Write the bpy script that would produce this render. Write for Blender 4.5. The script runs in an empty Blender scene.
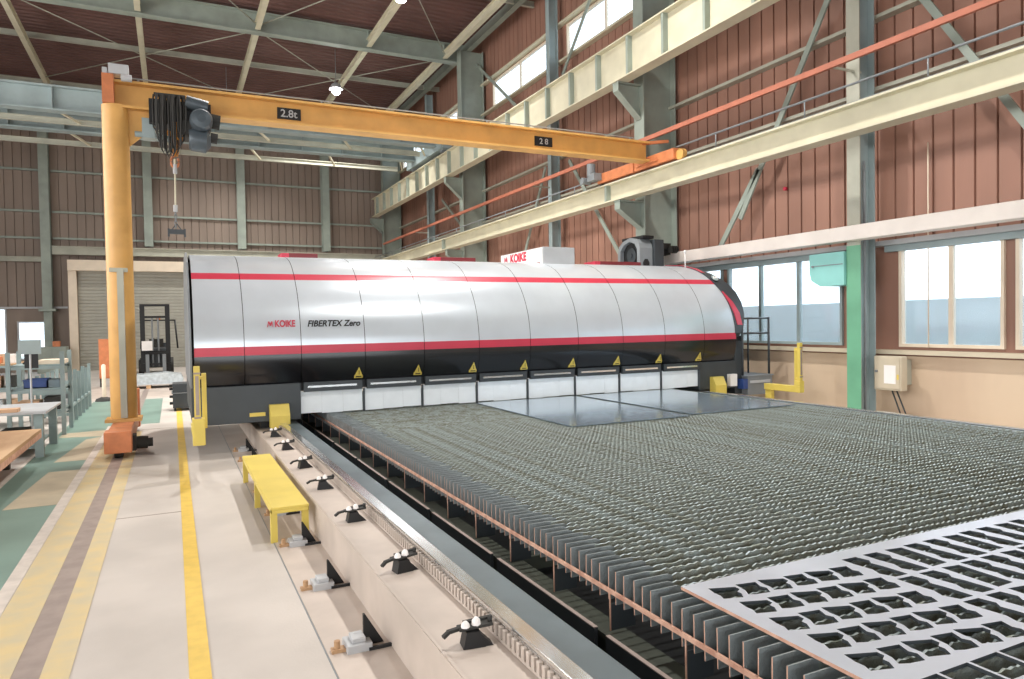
import bpy, bmesh, math, random
from mathutils import Vector, Matrix
from mathutils.geometry import tessellate_polygon
random.seed(7)
PI = math.pi
SC = bpy.context.scene
COL = SC.collection

# ------------------------------------------------------------------ camera, world, lights, exposure
def setup_view():
    F, yaw, pitch, roll = 705.0, *[math.radians(a) for a in (25.7, 1.38, -1.0)]
    f = Vector((math.sin(yaw) * math.cos(pitch), math.cos(yaw) * math.cos(pitch), -math.sin(pitch)))
    r = Vector((math.cos(yaw), -math.sin(yaw), 0)); u = r.cross(f)
    r2 = r * math.cos(roll) + u * math.sin(roll); u2 = -r * math.sin(roll) + u * math.cos(roll)
    m = Matrix((r2, u2, -f)).transposed().to_4x4(); m.translation = Vector((0, 0, 1.7))
    cd = bpy.data.cameras.new('camera'); cd.sensor_width = 36; cd.lens = F / 1024 * 36; cd.clip_end = 300
    c = bpy.data.objects.new('camera', cd); c.matrix_world = m; COL.objects.link(c); SC.camera = c
    w = bpy.data.worlds.new('world'); SC.world = w; w.use_nodes = True
    b = w.node_tree.nodes['Background']; b.inputs[0].default_value = (0.86, 0.93, 1.0, 1); b.inputs[1].default_value = 2.6
    SC.view_settings.view_transform = 'Standard'; SC.view_settings.look = 'None'
    SC.view_settings.gamma = 1; SC.view_settings.use_curve_mapping = False
    SC.view_settings.exposure = 0.22
setup_view()

def area(name, loc, rot, sx, sy, power, col=(1, 1, 1), spread=180):
    l = bpy.data.lights.new(name, 'AREA'); l.shape = 'RECTANGLE'; l.size = sx; l.size_y = sy
    l.energy = power; l.color = col; l.spread = math.radians(spread)
    o = bpy.data.objects.new(name, l); o.location = loc; o.rotation_euler = rot; COL.objects.link(o); return o
# unseen area lights added for key and fill, at the invented left and rear openings
area('added_left_key', (-11.7, 9, 5.5), (0, math.radians(-90), 0), 6.0, 30, 1700, (1.0, 0.92, 0.83))
area('added_rear_fill', (0, -9.7, 2.4), (math.radians(90), 0, 0), 18, 4, 350, (1.0, 0.95, 0.9))
LAMPS = [(5.79, 26.95), (5.79, 18.6), (5.79, 10.5), (5.79, 3.0), (-1.5, 17.5), (2.2, 14.5), (2.2, 30.5)]
LAMP_POWER = 330

# ------------------------------------------------------------------ helpers
def lin(h):
    h = h.lstrip('#'); v = [int(h[i:i + 2], 16) / 255 for i in (0, 2, 4)]
    return tuple((x / 12.92 if x <= .04045 else ((x + .055) / 1.055) ** 2.4) for x in v)
def mat(name, col, rough=.6, metal=0.0, var=.12, scale=3.0, bump=0.0, bscale=40, col2=None, stretch=None, emit=None, coat=0):
    m = bpy.data.materials.new(name); m.use_nodes = True
    nt = m.node_tree; p = nt.nodes['Principled BSDF']; L = nt.links.new
    c = lin(col)
    tc = nt.nodes.new('ShaderNodeTexCoord'); mp = nt.nodes.new('ShaderNodeMapping'); L(tc.outputs['Object'], mp.inputs[0])
    if stretch: mp.inputs['Scale'].default_value = stretch
    n = nt.nodes.new('ShaderNodeTexNoise'); n.inputs['Scale'].default_value = scale; n.inputs['Detail'].default_value = 5
    L(mp.outputs[0], n.inputs['Vector'])
    r = nt.nodes.new('ShaderNodeValToRGB'); L(n.outputs[0], r.inputs[0])
    c2 = lin(col2) if col2 else tuple(x * (1 - var * 2) for x in c)
    r.color_ramp.elements[0].position = .35; r.color_ramp.elements[1].position = .65
    r.color_ramp.elements[0].color = (*c2, 1); r.color_ramp.elements[1].color = (*[min(1, x * (1 + (0 if col2 else var * .3))) for x in c], 1)
    L(r.outputs[0], p.inputs['Base Color'])
    p.inputs['Roughness'].default_value = rough; p.inputs['Metallic'].default_value = metal
    if coat: p.inputs['Coat Weight'].default_value = coat; p.inputs['Coat Roughness'].default_value = .12
    if bump:
        n2 = nt.nodes.new('ShaderNodeTexNoise'); n2.inputs['Scale'].default_value = bscale; L(mp.outputs[0], n2.inputs['Vector'])
        b = nt.nodes.new('ShaderNodeBump'); b.inputs['Strength'].default_value = bump; b.inputs['Distance'].default_value = .02
        L(n2.outputs[0], b.inputs['Height']); L(b.outputs[0], p.inputs['Normal'])
    if emit:
        p.inputs['Emission Color'].default_value = (1, 1, 1, 1); p.inputs['Emission Strength'].default_value = emit
    return m
M = {}
M['concrete'] = mat('concrete', '#c6beb6', .6, var=.07, scale=1.3, bump=.05, bscale=60)
M['bed_floor'] = mat('bed_floor', '#c5b8ad', .5, var=.08, scale=2.5)
M['green_floor'] = mat('green_floor', '#7f9a8f', .42, var=.08, scale=1.5)
M['beige_floor'] = mat('beige_floor', '#bfb298', .5, var=.08, scale=3)
M['white_line'] = mat('white_line', '#d6ccc2', .5, var=.08, scale=8)
M['faded_yellow'] = mat('faded_yellow', '#d2bc8a', .5, scale=5, col2='#c3b696')
M['rail_slot'] = mat('rail_slot', '#a3948c', .45, .2, var=.08, scale=8)
M['line_yellow'] = mat('line_yellow', '#e2bf58', .5, var=.06, scale=9)
M['rib_brown'] = mat('rib_brown', '#9f7665', .55, var=.10, scale=1.2, stretch=(1, 1, .2))
M['rib_back'] = mat('rib_back', '#908074', .6, var=.08, scale=1.0, stretch=(1, 1, .2))
M['roof_brown'] = mat('roof_brown', '#6d4e48', .7, var=.1, scale=.7)
M['tan_wall'] = mat('tan_wall', '#d2bca2', .6, col2='#c2aa92', scale=1.1, stretch=(1, 1, .35))
M['steel_green'] = mat('steel_green', '#98a298', .5, var=.08, scale=2)
M['steel_cream'] = mat('steel_cream', '#d3cdb4', .5, var=.06, scale=2)
M['steel_grey'] = mat('steel_grey', '#b3b3a4', .5, var=.08, scale=2)
M['steel_blue'] = mat('steel_blue', '#9aa9aa', .5, var=.08, scale=2)
M['col_green'] = mat('col_green', '#6fae8c', .45, var=.08, scale=2)
M['cream_beam'] = mat('cream_beam', '#fdf3ea', .5, var=.04, scale=2)
M['crane_yellow'] = mat('crane_yellow', '#dba85f', .42, var=.08, scale=2.5)
M['crane_orange'] = mat('crane_orange', '#cf7f52', .5, var=.1, scale=6)
M['bus_orange'] = mat('bus_orange', '#b8715a', .5, var=.06)
M['silver'] = mat('silver', '#d2dae1', .28, .35, var=.03, scale=2)
M['red'] = mat('red', '#c8384e', .35, var=.04)
M['dark_red'] = mat('dark_red', '#7c2b30', .4, var=.06)
M['gloss_black'] = mat('gloss_black', '#15161a', .22, var=.1, coat=.5)
M['black'] = mat('black', '#17181a', .5, var=.15)
M['dark_grey'] = mat('dark_grey', '#3b4145', .42, var=.08)
M['mid_grey'] = mat('mid_grey', '#84898c', .45, var=.06)
M['light_grey'] = mat('light_grey', '#b9bbbd', .45, var=.05)
M['curtain'] = mat('curtain', '#f0f7fb', .45, var=.02, scale=7)
M['chrome'] = mat('chrome', '#e6e8ea', .18, .9, var=.02)
M['white'] = mat('white', '#f3efec', .4, var=.02)
M['yellow'] = mat('yellow', '#dcc55e', .45, var=.05)
M['rail_steel'] = mat('rail_steel', '#e8e8e6', .16, .9, var=.05, scale=9, stretch=(1, .1, 1))
M['plate_grey'] = mat('plate_grey', '#68757a', .4, .35, var=.1, scale=3)
M['strip_green'] = mat('strip_green', '#4e5349', .6, var=.12, scale=3)
M['slat'] = mat('slat', '#98a1a3', .5, .2, scale=9, col2='#7b8282', bump=.2, bscale=90)
M['slag'] = mat('slag', '#a7b1ae', .65, .05, scale=10, col2='#7f7d69', bump=.4, bscale=120)
M['slag_edge'] = mat('slag_edge', '#b4c4ca', .65, .05, scale=7, col2='#8a907f', bump=.2, bscale=120)
M['rust_edge'] = mat('rust_edge', '#dcb39c', .5, .1, scale=14, col2='#b98a76')
M['sheet'] = mat('sheet', '#a3b4c2', .13, .6, var=.05, scale=1.0)
M['cut_sheet'] = mat('cut_sheet', '#cfd6e1', .32, .4, var=.05, scale=3)
M['teal'] = mat('teal', '#8ccac4', .45, var=.03)
M['box_cream'] = mat('box_cream', '#cbbfa8', .45, var=.04)
M['frame_cream'] = mat('frame_cream', '#e3d3bd', .45, var=.04)
M['shutter'] = mat('shutter', '#a5a398', .5, var=.04)
M['wood'] = mat('wood', '#c5a27c', .6, scale=4, col2='#a9845f', stretch=(1, .2, 1))
M['rack_grey'] = mat('rack_grey', '#8fa0a0', .5, var=.08)
M['blue'] = mat('blue', '#2f4a86', .45, var=.08)
M['cardboard'] = mat('cardboard', '#cba584', .7, var=.08)
M['rubber'] = mat('rubber', '#33322f', .7, var=.1)
M['film'] = mat('film', '#c3ccd0', .25, .1, var=.12, scale=10)
M['brass'] = mat('brass', '#c9822f', .4, .3, var=.06)
M['lamp_glow'] = mat('lamp_glow', '#ffffff', .4, emit=45)
M['ground'] = mat('ground', '#9a9c94', .8, var=.08)
M['far_wall'] = mat('far_wall', '#c6ecfb', .7, var=.1, scale=.6)

def glass(name, col, rough):
    m = bpy.data.materials.new(name); m.use_nodes = True; nt = m.node_tree; nt.nodes.clear()
    o = nt.nodes.new('ShaderNodeOutputMaterial'); t = nt.nodes.new('ShaderNodeBsdfTransparent'); t.inputs[0].default_value = (*col, 1)
    g = nt.nodes.new('ShaderNodeBsdfGlossy'); g.inputs['Roughness'].default_value = rough
    d = nt.nodes.new('ShaderNodeBsdfTranslucent'); d.inputs[0].default_value = (*col, 1)
    a = nt.nodes.new('ShaderNodeMixShader'); a.inputs[0].default_value = .12; nt.links.new(t.outputs[0], a.inputs[1]); nt.links.new(d.outputs[0], a.inputs[2])
    x = nt.nodes.new('ShaderNodeMixShader'); x.inputs[0].default_value = .06
    nt.links.new(a.outputs[0], x.inputs[1]); nt.links.new(g.outputs[0], x.inputs[2]); nt.links.new(x.outputs[0], o.inputs[0]); return m
M['glass'] = glass('window_glass', (.93, .97, 1.0), .1)

def tag(o, label=None, cat=None, group=None, kind=None):
    if label: o['label'] = label
    if cat: o['category'] = cat
    if group: o['group'] = group
    if kind: o['kind'] = kind
    return o
def thing(name, label, cat, loc=(0, 0, 0), group=None, kind=None):
    o = bpy.data.objects.new(name, None); COL.objects.link(o); o.location = loc; o.empty_display_size = .2
    return tag(o, label, cat, group, kind)
class MB:
    """collects shapes in world (or thing-local) coordinates; go() links them as ONE mesh"""
    def __init__(s): s.v = []; s.f = []; s.m = []; s.sm = []
    def add(s, vs, fs, mi=0, smooth=False):
        b = len(s.v); s.v += [tuple(v) for v in vs]
        for f in fs: s.f.append(tuple(b + i for i in f)); s.m.append(mi); s.sm.append(smooth)
        return s
    def box(s, x0, x1, y0, y1, z0, z1, mi=0):
        v = [(x, y, z) for z in (z0, z1) for y in (y0, y1) for x in (x0, x1)]
        return s.add(v, [(0, 2, 3, 1), (4, 5, 7, 6), (0, 1, 5, 4), (2, 6, 7, 3), (0, 4, 6, 2), (1, 3, 7, 5)], mi)
    def prism(s, poly, axis, a, b, mi=0, smooth=False, caps=True):
        """poly: 2D points in the plane across axis (x: (y,z); y: (x,z); z: (x,y))"""
        def P(p, t): return {'x': (t, p[0], p[1]), 'y': (p[0], t, p[1]), 'z': (p[0], p[1], t)}[axis]
        n = len(poly); v = [P(p, a) for p in poly] + [P(p, b) for p in poly]
        s.add(v, [(i, (i + 1) % n, n + (i + 1) % n, n + i) for i in range(n)], mi, smooth)
        if caps: s.add(v, [tuple(range(n))[::-1], tuple(range(n, 2 * n))], mi)
        return s
    def bar(s, p, q, w, h, mi=0):
        p = Vector(p); q = Vector(q); d = (q - p).normalized()
        up = Vector((0, 0, 1)) if abs(d.z) < .95 else Vector((0, 1, 0))
        a = d.cross(up).normalized() * w / 2; b = a.cross(d).normalized() * h / 2
        v = [t + i * a + j * b for t in (p, q) for i, j in ((-1, -1), (1, -1), (1, 1), (-1, 1))]
        return s.add(v, [(0, 1, 5, 4), (1, 2, 6, 5), (2, 3, 7, 6), (3, 0, 4, 7), (3, 2, 1, 0), (4, 5, 6, 7)], mi)
    def tube(s, pts, r, n=10, mi=0):
        pts = [Vector(p) for p in pts]; R = r if isinstance(r, (list, tuple)) else [r] * len(pts)
        vs = []; ref = None
        for i, p in enumerate(pts):
            d = (pts[min(i + 1, len(pts) - 1)] - pts[max(i - 1, 0)]).normalized()
            if ref is None: ref = Vector((0, 0, 1)) if abs(d.z) < .9 else Vector((1, 0, 0))
            a = d.cross(ref).normalized(); b = a.cross(d).normalized()
            vs += [p + (a * math.cos(t) + b * math.sin(t)) * R[i] for t in [2 * PI * k / n for k in range(n)]]
        m = len(pts)
        s.add(vs, [(i * n + k, i * n + (k + 1) % n, (i + 1) * n + (k + 1) % n, (i + 1) * n + k) for i in range(m - 1) for k in range(n)], mi, True)
        return s.add(vs, [tuple(range(n))[::-1], tuple(range((m - 1) * n, m * n))], mi)
    def cyl(s, p, q, r, n=16, mi=0): return s.tube([p, q], r, n, mi)
    def ibeam(s, axis, a, b, cx, z0, z1, w, t=.03, tw=.02, mi=0):
        """I section along x or y; cx = centre across"""
        P = [(cx - w / 2, z0), (cx + w / 2, z0), (cx + w / 2, z0 + t), (cx + tw / 2, z0 + t), (cx + tw / 2, z1 - t), (cx + w / 2, z1 - t), (cx + w / 2, z1), (cx - w / 2, z1), (cx - w / 2, z1 - t), (cx - tw / 2, z1 - t), (cx - tw / 2, z0 + t), (cx - w / 2, z0 + t)]
        return s.prism(P, axis, a, b, mi)
    def go(s, name, mats, parent=None, bevel=0, label=None):
        me = bpy.data.meshes.new(name); me.from_pydata(s.v, [], s.f)
        for k in (mats if isinstance(mats, (list, tuple)) else [mats]): me.materials.append(M[k] if isinstance(k, str) else k)
        me.polygons.foreach_set('material_index', s.m); me.polygons.foreach_set('use_smooth', s.sm); me.update()
        if any(s.sm):
            bm = bmesh.new(); bm.from_mesh(me); bmesh.ops.remove_doubles(bm, verts=bm.verts, dist=1e-5)
            for e in bm.edges:
                if len(e.link_faces) == 2 and e.calc_face_angle(0) > .7: e.smooth = False
            bm.to_mesh(me); bm.free()
        o = bpy.data.objects.new(name, me); COL.objects.link(o)
        if parent: o.parent = parent
        if bevel:
            b = o.modifiers.new('bevel', 'BEVEL'); b.width = bevel; b.segments = 2; b.limit_method = 'ANGLE'
        if label: o['label'] = label
        return o
def struct(name, mb, mats): return tag(mb.go(name, mats), kind='structure')
def copy_tree(o, parent=None, loc=None, label=None):
    c = o.copy(); COL.objects.link(c)
    if parent: c.parent = parent
    if loc is not None: c.location = loc
    if label: c['label'] = label
    for ch in [x for x in KIDS.get(o.name, [])]: KIDS.setdefault(c.name, []).append(copy_tree(ch, c))
    return c
KIDS = {}
def reg(root):
    """note the children of a thing so it can be copied"""
    for o in list(COL.objects):
        if o.parent: 
            l = KIDS.setdefault(o.parent.name, [])
            if o not in l: l.append(o)
    return root
def text(name, body, size, loc, rot, material, parent=None, depth=.002, shear=0, bold=0, align='LEFT', sx=1):
    c = bpy.data.curves.new(name, 'FONT'); c.body = body; c.size = size; c.extrude = depth; c.shear = shear; c.offset = bold; c.align_x = align; c.align_y = 'CENTER'
    t = bpy.data.objects.new(name, c); COL.objects.link(t)
    bpy.context.view_layer.update()
    me = bpy.data.meshes.new_from_object(t.evaluated_get(bpy.context.evaluated_depsgraph_get())); bpy.data.objects.remove(t)
    me.materials.clear(); me.materials.append(M[material])
    o = bpy.data.objects.new(name, me); COL.objects.link(o); o.location = loc; o.rotation_euler = rot; o.scale = (sx, 1, 1)
    if parent: o.parent = parent
    return o

WX = 10.6     # inner face of the right wall
YB = 35.0     # inner face of the back wall
ZR = 12.1     # roof underside
XL = -12.0
YF = -10.0

# ------------------------------------------------------------------ room shell
def ribbed(axis, c, a, b, z0, z1, out, pitch=.315):
    """standing seam sheet wall: flat pans with narrow deep grooves. axis 'y' runs along y at x=c"""
    mb = MB(); P = []; t = a; g = .035; dp = .045
    while t < b - 1e-6:
        e = min(t + pitch, b)
        P += [(t, 0), (max(t, e - g), 0), (max(t, e - g * .8), dp), (max(t, e - g * .2), dp)]
        t = e
    P.append((b, 0))
    vs = []
    for (u, d) in P:
        for z in (z0, z1): vs.append((c + out * d, u, z) if axis == 'y' else (u, c + out * d, z))
    n = len(P); mb.add(vs, [(2 * i, 2 * i + 2, 2 * i + 3, 2 * i + 1) for i in range(n - 1)])
    # solid back
    if axis == 'y': mb.box(*sorted((c + out * .06, c + out * .1)), a, b, z0, z1)
    else: mb.box(a, b, *sorted((c + out * .06, c + out * .1)), z0, z1)
    return mb
struct('floor', MB().box(XL, WX + .1, YF, YB + .1, -.1, 0), 'concrete')
def inlay(name, x0, x1, y0, y1, m, z=.0015): return struct(name, MB().box(x0, x1, y0, y1, -.02, z), m)
inlay('floor_walkway', -1.72, -1.06, -2, 19.2, 'green_floor')
inlay('floor_walkway', -1.06, -.25, 14.2, 19.2, 'green_floor', .0012)
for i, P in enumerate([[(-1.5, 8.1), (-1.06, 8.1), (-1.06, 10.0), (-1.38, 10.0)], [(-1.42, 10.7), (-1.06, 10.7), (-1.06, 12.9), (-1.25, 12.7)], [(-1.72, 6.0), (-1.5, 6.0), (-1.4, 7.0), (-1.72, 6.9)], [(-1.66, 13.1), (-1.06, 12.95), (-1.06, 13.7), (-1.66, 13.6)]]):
    struct('floor_beige_patch', MB().prism(P, 'z', -.02, .003), 'beige_floor')  # beige patches laid over the green walkway
inlay('floor_line', -1.06, -.97, -2, 14.2, 'white_line', .004)
inlay('floor_line', -1.76, -1.72, -2, 19.2, 'white_line', .004)
inlay('floor_line', -.965, -.76, -2, 13.2, 'faded_yellow', .0035)
inlay('floor_line', -.63, -.5, -2, 13.2, 'faded_yellow', .0035)
inlay('floor_crane_slot', -.76, -.63, -2, 30, 'rail_slot', .002)
inlay('floor_line', .03, .13, -2, 17.3, 'line_yellow', .004)
inlay('floor_bed_strip', .68, 1.0, -2, 12.0, 'bed_floor', .003)
inlay('floor_crossing', -12, 0.3, 19.6, 24.0, 'bed_floor', .001)
inlay('floor_joint', .672, .678, -2, 20, 'mid_grey', .0035)
for y in (2.2, 7.2, 13.4): inlay('floor_joint', -.5, .03, y, y + .008, 'rail_slot', .003)

# right wall
LOWZ = 1.05; WZ0, WZ1 = 1.2, 2.8
WINS = [(1.4, 4.1), (4.3, 5.8), (5.95, 7.55), (8.62, 11.45), (11.6, 12.9)]
mb = MB(); mb.box(WX, WX + .15, YF, YB, 0, LOWZ); struct('wall_right_base', mb, 'tan_wall')
mb = MB()
ys = [YF] + [v for w in WINS for v in w] + [YB]
for i in range(0, len(ys), 2): mb.box(WX + .02, WX + .12, ys[i], ys[i + 1], LOWZ, 2.9)
for a, b in WINS: mb.box(WX + .02, WX + .12, a, b, LOWZ, WZ0); mb.box(WX + .02, WX + .12, a, b, WZ1, 2.9)
struct('wall_right_middle', mb, 'rib_brown')
struct('wall_right', ribbed('y', WX, YF, YB, 2.9, 9.4, 1), 'rib_brown')
struct('wall_right_top', ribbed('y', WX, YF, YB, 10.35, ZR, 1), 'rib_brown')
HW = [(-4.0, -.2), (1.8, 6.9), (8.3, 12.5), (13.9, 17.95), (18.85, 23.2), (24.6, 28.9), (30.2, 34.2)]
mb = MB(); ys = [YF] + [v for w in HW for v in w] + [YB]
for i in range(0, len(ys), 2): mb.box(WX, WX + .1, ys[i], ys[i + 1], 9.4, 10.35)
struct('wall_right_strip', mb, 'rib_brown')
struct('trim_sill', MB().box(WX - .12, WX + .05, YF, 13.3, 1.08, 1.15), 'box_cream')
wn = [0]
def window(y0, y1, z0, z1, panes, fm='frame_cream', x=WX, t=.05):
    wn[0] += 1
    w = bpy.data.objects.new('window_%d' % wn[0], None); COL.objects.link(w); w['kind'] = 'structure'
    f = MB(); f.box(x - .03, x + .07, y0, y1, z0, z0 + t).box(x - .03, x + .07, y0, y1, z1 - t, z1).box(x - .03, x + .07, y0, y0 + t, z0 + t, z1 - t).box(x - .03, x + .07, y1 - t, y1, z0 + t, z1 - t)
    f.go('window_frame', fm, w)
    n = len(panes) - 1
    for i in range(n):
        a, b = panes[i], panes[i + 1]
        g = MB(); g.box(x + .02 + .02 * (i % 2), x + .026 + .02 * (i % 2), a + .03, b - .03, z0 + t, z1 - t); g.go('pane', 'glass', w)
        if i: MB().box(x - .01, x + .06, a - .035, a + .035, z0 + t, z1 - t).go('mullion', fm, w)
    return w
window(1.4, 4.1, 1.2, WZ1, [1.4, 2.75, 4.1]); window(4.3, 5.8, 1.2, WZ1, [4.3, 5.05, 5.8])
window(5.95, 7.55, 1.2, WZ1, [5.95, 6.72, 7.55]); window(8.62, 11.45, 1.2, WZ1, [8.62, 9.6, 10.55, 11.45], 'steel_blue')
window(11.6, 12.9, 1.2, WZ1, [11.6, 12.25, 12.9], 'steel_blue')
for a, b in HW: window(a, b, 9.4, 10.35, [a, (a + b) / 2, b], 'frame_cream', t=.06)
# window outside ground and the pale blue building across the yard
struct('ground_outside', MB().box(WX + .2, 40, YF - 20, 60, -.12, -.02), 'ground')
tag(MB().box(13.8, 14.2, -6, 30, -.02, 2.02).go('boundary_wall', 'far_wall'), 'pale blue boundary wall across the yard, seen through the low windows', 'wall', kind='structure')
struct('trim_blind', MB().box(WX - .1, WX + .02, YF, 7.75, 2.74, 2.84).box(WX - .1, WX + .02, 8.5, 13.2, 2.74, 2.84), 'steel_blue')
struct('trim_lintel', MB().box(WX - .2, WX + .02, YF, 13.3, 2.84, 2.92), 'light_grey')

# back wall
mb = MB(); B0 = [(-6.9, -6.1), (-5.75, -4.7)]
struct('wall_back', ribbed('x', YB, XL, WX + .1, 2.65, ZR, 1), 'rib_back')
lo = MB()
for a, b in ((XL, -7.3), (-6.1, -5.75), (-4.7, WX + .1)): lo.box(a, b, YB, YB + .1, 0, 2.65)
lo.box(-5.75, -4.7, YB, YB + .1, 0, .5).box(-5.75, -4.7, YB, YB + .1, 2.1, 2.65).box(-7.3, -6.1, YB, YB + .1, 0, .5)
struct('wall_back_base', lo, 'rib_back')
def back_window(x0, x1, z0, z1):
    wn[0] += 1
    w = bpy.data.objects.new('window_%d' % wn[0], None); COL.objects.link(w); w['kind'] = 'structure'
    f = MB(); t = .06
    f.box(x0, x1, YB - .05, YB + .08, z0, z0 + t).box(x0, x1, YB - .05, YB + .08, z1 - t, z1).box(x0, x0 + t, YB - .05, YB + .08, z0 + t, z1 - t).box(x1 - t, x1, YB - .05, YB + .08, z0 + t, z1 - t)
    f.go('window_frame', 'light_grey', w)
    MB().box(x0 + t, x1 - t, YB + .02, YB + .03, z0 + t, z1 - t).go('pane', 'glass', w)
back_window(-5.75, -4.7, .5, 2.1); back_window(-7.3, -6.1, .5, 2.65)
struct('ground_outside', MB().box(-30, WX + .2, YB + .2, 60, -.12, -.02), 'ground')

# unseen left wall and wall behind, their openings added to let light in
lw = MB(); lw.box(XL - .15, XL, YF, YB, 0, 2.4).box(XL - .15, XL, YF, YB, 8.6, ZR)
for y in range(-10, 36, 5): lw.box(XL - .15, XL, y, y + .6, 2.4, 8.6)
lw.box(XL - .15, XL, 24.5, YB, 2.4, 8.6)
struct('unseen_wall_left', lw, 'rib_back')
fw = MB(); fw.box(XL, WX, YF - .1, YF, 4.6, ZR).box(XL, -9, YF - .1, YF, 0, 4.6).box(9, WX, YF - .1, YF, 0, 4.6)
struct('unseen_wall_front', fw, 'rib_back')

# ceiling: corrugated deck on purlins
P = []; y = YF
while y < YB: P += [(y, ZR), (y + .14, ZR), (y + .17, ZR + .05), (y + .27, ZR + .05)]; y += .3
P.append((YB + .1, ZR)); mbc = MB()
vs = [(x, p[0], p[1]) for p in P for x in (XL, WX + .1)]
mbc.add(vs, [(2 * i, 2 * i + 1, 2 * i + 3, 2 * i + 2) for i in range(len(P) - 1)])
mbc.box(XL, WX + .1, YF, YB + .1, ZR + .06, ZR + .1)
struct('ceiling', mbc, 'roof_brown')
for i, yy in enumerate((-8.9, 2.0, 13.2, 24.5)):
    mb = MB().ibeam('x', XL, 10.0, yy, 11.28, 11.95, .3, .035)
    for x in (-7.7, -4.2, -.7, 2.75, 6.4, 9.2): mb.box(x - .01, x + .01, yy - .14, yy + .14, 11.32, 11.92)
    tag(mb.go('roof_rafter', 'steel_green'), 'deep pale green steel roof girder crossing the hall under the roof', 'roof beam', 'roof girders', 'structure')
for x in (-7.7, -4.2, -.7, 2.75, 6.4, 9.2):
    mb = MB()
    for a, b in ((-8.75, 1.85), (2.15, 13.05), (13.35, 24.35), (24.65, YB)): mb.ibeam('y', a, b, x, 11.35, 11.6, .17, .02, .03)
    tag(mb.go('roof_purlin', 'steel_cream'), 'pale steel roof beam running along the length of the hall', 'roof beam', 'lengthwise roof beams', 'structure')
for yy in (16.0, 20.0, 28.8, 34.0):
    tag(MB().ibeam('x', XL, WX, yy, 11.66, 11.84, .1, .015, .02).go('roof_purlin', 'steel_grey'), 'thin grey steel purlin carrying the brown roof deck', 'roof beam', 'thin purlins under the roof deck', 'structure')
for (x0, x1) in ((-4.2, 2.75), (2.75, 9.2)):
    for (y0, y1) in ((24.7, 32.4), (13.4, 24.3)):
        for a, b in (((x0, y0), (x1, y1)), ((x1, y0), (x0, y1))):
            tag(MB().cyl((a[0], a[1], 11.45 + (.03 if a[0] == x0 else 0)), (b[0], b[1], 11.45 + (.03 if a[0] == x0 else 0)), .018, 6).go('roof_tie_rod', 'steel_grey'), 'thin diagonal steel tie rod under the roof', 'tie rod', 'diagonal roof tie rods', 'structure')
struct('trim_eaves', MB().box(9.9, 10.1, YF, YB, 11.62, 11.9), 'steel_green')

# ------------------------------------------------------------------ building columns along the right wall
def column(y, big, zb=0.0):
    w = .5 if big else .3; x1 = 10.5 if big else 10.4; x0 = 9.6 if big else 10.1; d = .36 if big else .2
    root = thing('steel_column', None, None, (0, 0, 0), kind='structure')
    mb = MB(); t = .025
    # H section: flanges face into the hall and to the wall
    mb.box(x0, x0 + t, y - d / 2, y + d / 2, zb, 11.6).box(x1 - t, x1, y - d / 2, y + d / 2, zb, 11.6).box(x0 + t, x1 - t, y - .012, y + .012, zb, 11.6)
    mb.go('post', 'steel_green' if big else 'steel_blue', root)
    if big:
        for zt, zz in ((6.97, .75), (4.37, .6)):
            b = MB(); P = [(x0, zt - .02), (9.0, zt - .02), (9.0, zt - .2), (x0, zt - zz)]
            b.prism(P, 'y', y - .015, y + .015).box(8.97, x0, y - .12, y + .12, zt - .03, zt)
            b.bar((9.0, y, zt - .2), (x0, y, zt - zz), .2, .02).box(8.98, 9.0, y - .1, y + .1, zt - .2, zt - .03)
            b.go('bracket', 'steel_green', root)
    return root
for y in (1.7, 13.15, 24.0, 34.6): column(y, True)
for y in (-3.9, 18.25, 29.2): column(y, False)
# the column between the two low windows, green below the cream beam
c = thing('steel_column', None, None, kind='structure')
mb = MB(); mb.box(9.98, 10.0, 7.79, 8.03, 0, 11.6, 0).box(10.0, 10.32, 7.9, 7.92, 0, 11.6, 1).box(10.32, 10.34, 7.79, 8.03, 0, 11.6, 1)
mb.go('post', ['steel_grey', 'steel_blue'], c)
MB().box(9.97, 9.979, 7.78, 8.04, 0, 2.85).go('green_face', 'col_green', c)
MB().cyl((10.12, 7.82, 0), (10.12, 7.82, 4.2), .018, 8).go('conduit', 'mid_grey', c)
struct('trim_conduit', MB().cyl((10.52, 7.02, 1.2), (10.52, 7.02, 4.35), .01, 8), 'frame_cream')

# runway girders on the brackets
def girder(z0, z1, m_web, ystiff, label):
    root = thing('crane_runway_girder', label, 'crane girder', (9.1, 12, z0))
    mb = MB().ibeam('y', -8, 34.2, 0, 0, z1 - z0, .3, .03, .02)
    o = mb.go('girder', m_web, root); o.location = (0, -12, 0)
    for y in ystiff:
        for s in (-1,):
            MB().box(-.13, -.01, y - 12 - .035, y - 12 + .035, .03, z1 - z0 - .03).go('stiffener', 'steel_green', root)
    MB().box(-.035, .035, -20, 22.2, z1 - z0, z1 - z0 + .05).go('crane_rail', 'mid_grey', root)
    return root
girder(6.98, 7.86, 'steel_cream', [.5 + 1.22 * i for i in range(28)], 'upper cream steel crane girder with green stiffener ribs, on brackets above the red conductor bar')
girder(4.38, 4.80, 'steel_cream', [1.7, 13.6, 24.4], 'lower plain cream steel crane girder carrying the end of the yellow crane')
mb = MB().cyl((9.0, -8, 5.08), (9.0, 11.1, 5.08), .018, 6)
for y in range(-6, 11, 2): mb.cyl((9.0, y, 4.8), (9.0, y, 5.08), .012, 6)
tag(mb.go('handrail_cable', 'mid_grey'), 'thin grey cable running just above the lower crane girder', 'cable')
mb = MB().cyl((9.0, 14.2, 5.0), (9.0, 34, 5.0), .016, 6)
for y in range(15, 34, 2): mb.cyl((9.0, y, 4.8), (9.0, y, 5.0), .012, 6)
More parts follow.
